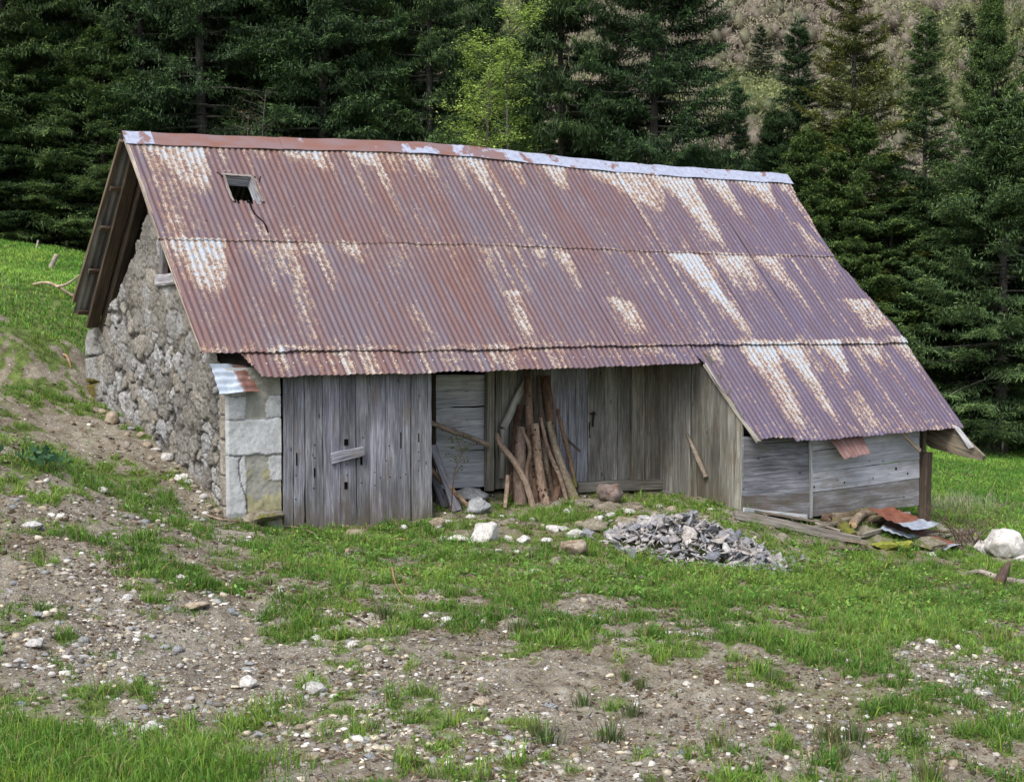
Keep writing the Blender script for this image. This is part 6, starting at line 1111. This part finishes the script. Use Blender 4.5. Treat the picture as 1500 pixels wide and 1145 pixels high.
cc = np.where(gsel[:, None], gr, bare_)[:, None] * (.4 + .7 * (d[..., 2:] * .5 + .5)) * r.uniform(.9, 1.1, (n, per, 1)) * r.uniform(.7, 1.25, (n, 1, 1)); cc = np.repeat(np.concatenate([cc, np.ones((n, per, 1))], -1).reshape(-1, 4), 4, 0)  # crown shading painted into the colour: light tops, dark undersides
import bmesh
bm = bmesh.new(); bmesh.ops.create_icosphere(bm, subdivisions=1, radius=1); iv = np.array([q.co for q in bm.verts]); it = np.array([[w_.index for w_ in p_.verts] for p_ in bm.faces]); bm.free(); nv_ = len(iv)
ctr = np.stack([x, y, z + rad * 1.3], -1); az_ = r.uniform(0, 2 * PI, n); X_ = iv[None, :, 0] * np.cos(az_)[:, None] - iv[None, :, 1] * np.sin(az_)[:, None]; Y_ = iv[None, :, 0] * np.sin(az_)[:, None] + iv[None, :, 1] * np.cos(az_)[:, None]; Z_ = np.repeat(iv[None, :, 2], n, 0)
sc_ = rad[:, None] * .62 * r.uniform(.5, 1.2, (n, nv_)); BV = np.stack([X_ * sc_, Y_ * sc_, Z_ * sc_ * 1.35], -1) + ctr[:, None]
col0 = np.where(gsel[:, None], gr, bare_)[:, None] * (.25 + .35 * (Z_[..., None] * .5 + .5)) * r.uniform(.78, 1.18, (n, nv_, 1)) * r.uniform(.75, 1.2, (n, 1, 1)); col0 = np.concatenate([col0, np.ones((n, nv_, 1))], -1).reshape(-1, 4)  # core blobs darkened, most at the bottom: painted shade inside the crowns
BT = (it[None] + (np.arange(n) * nv_)[:, None, None]).reshape(-1, 3)
KV = K.reshape(-1, 3); ALLV = np.concatenate([BV.reshape(-1, 3), KV]); QQ = np.arange(len(K) * 4).reshape(-1, 4) + n * nv_
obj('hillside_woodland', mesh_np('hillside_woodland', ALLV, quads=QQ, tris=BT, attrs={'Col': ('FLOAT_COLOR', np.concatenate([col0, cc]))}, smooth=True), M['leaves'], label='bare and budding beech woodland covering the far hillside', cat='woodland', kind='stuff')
def hilltree(kind, px, pbase, ptop, rpx, label, name, cat):
    d = ray(px, pbase); ts = np.arange(100, 330, .5); Pp = E[None] + d[None] * ts[:, None]; b = Pp[:, 2] < hillz(Pp[:, 0], Pp[:, 1]); i = int(np.argmax(b)); p = Pp[i]; Z = p[1] - 4
    e = tree(kind, px, ptop, Z, rpx, label, name, cat, zb=float(hillz(np.array(p[0]), np.array(Z))))
hilltree('far', 1112, 112, 38, 20, 'small dark conifer alone on the far hillside', 'conifer_tree', 'conifer'); hilltree('far', 1410, 62, 18, 16, 'distant conifer on the hillside at the upper right', 'conifer_tree', 'conifer')
# ================================================================== LIGHT, SKY, CAMERA
w = bpy.data.worlds.new('World'); bpy.context.scene.world = w; w.use_nodes = True; nt = w.node_tree; bg = nt.nodes['Background']
sk = nt.nodes.new('ShaderNodeTexSky'); sk.sky_type = 'NISHITA'; sk.sun_disc = False; EL, AZ = math.radians(52), math.radians(205)
sk.sun_elevation = EL; sk.sun_rotation = AZ; sk.dust_density = 3; sk.air_density = 1; sk.ozone_density = 1
hs = nt.nodes.new('ShaderNodeHueSaturation'); hs.inputs['Saturation'].default_value = .62; hs.inputs['Value'].default_value = 1.75; nt.links.new(sk.outputs[0], hs.inputs['Color']); nt.links.new(hs.outputs[0], bg.inputs[0]); bg.inputs[1].default_value = .15
sd_ = np.array([math.sin(AZ) * math.cos(EL), math.cos(AZ) * math.cos(EL), math.sin(EL)])
sun = bpy.data.lights.new('sun', 'SUN'); sun.energy = 3.0; sun.angle = math.radians(22); sun.color = (1, .98, .945); so = bpy.data.objects.new('sun', sun); C.objects.link(so)
so.rotation_euler = Vector(sd_).to_track_quat('Z', 'Y').to_euler(); so.location = (0, 0, 30)
cam = bpy.data.cameras.new('camera'); cam.sensor_width = 36; cam.sensor_fit = 'HORIZONTAL'; cam.lens = F / 1500 * 36; cam.clip_end = 2000; co_ = bpy.data.objects.new('camera', cam); C.objects.link(co_)
co_.location = (0, 0, EYE); co_.rotation_euler = (math.radians(90) - TH, 0, 0); bpy.context.scene.camera = co_
sc = bpy.context.scene; sc.view_settings.view_transform = 'Standard'; sc.view_settings.look = 'None'; sc.view_settings.exposure = 0
sc.cycles.max_bounces = 4; sc.cycles.diffuse_bounces = 2; sc.cycles.transmission_bounces = 2; sc.cycles.adaptive_threshold = .02; sc.cycles.use_denoising = True
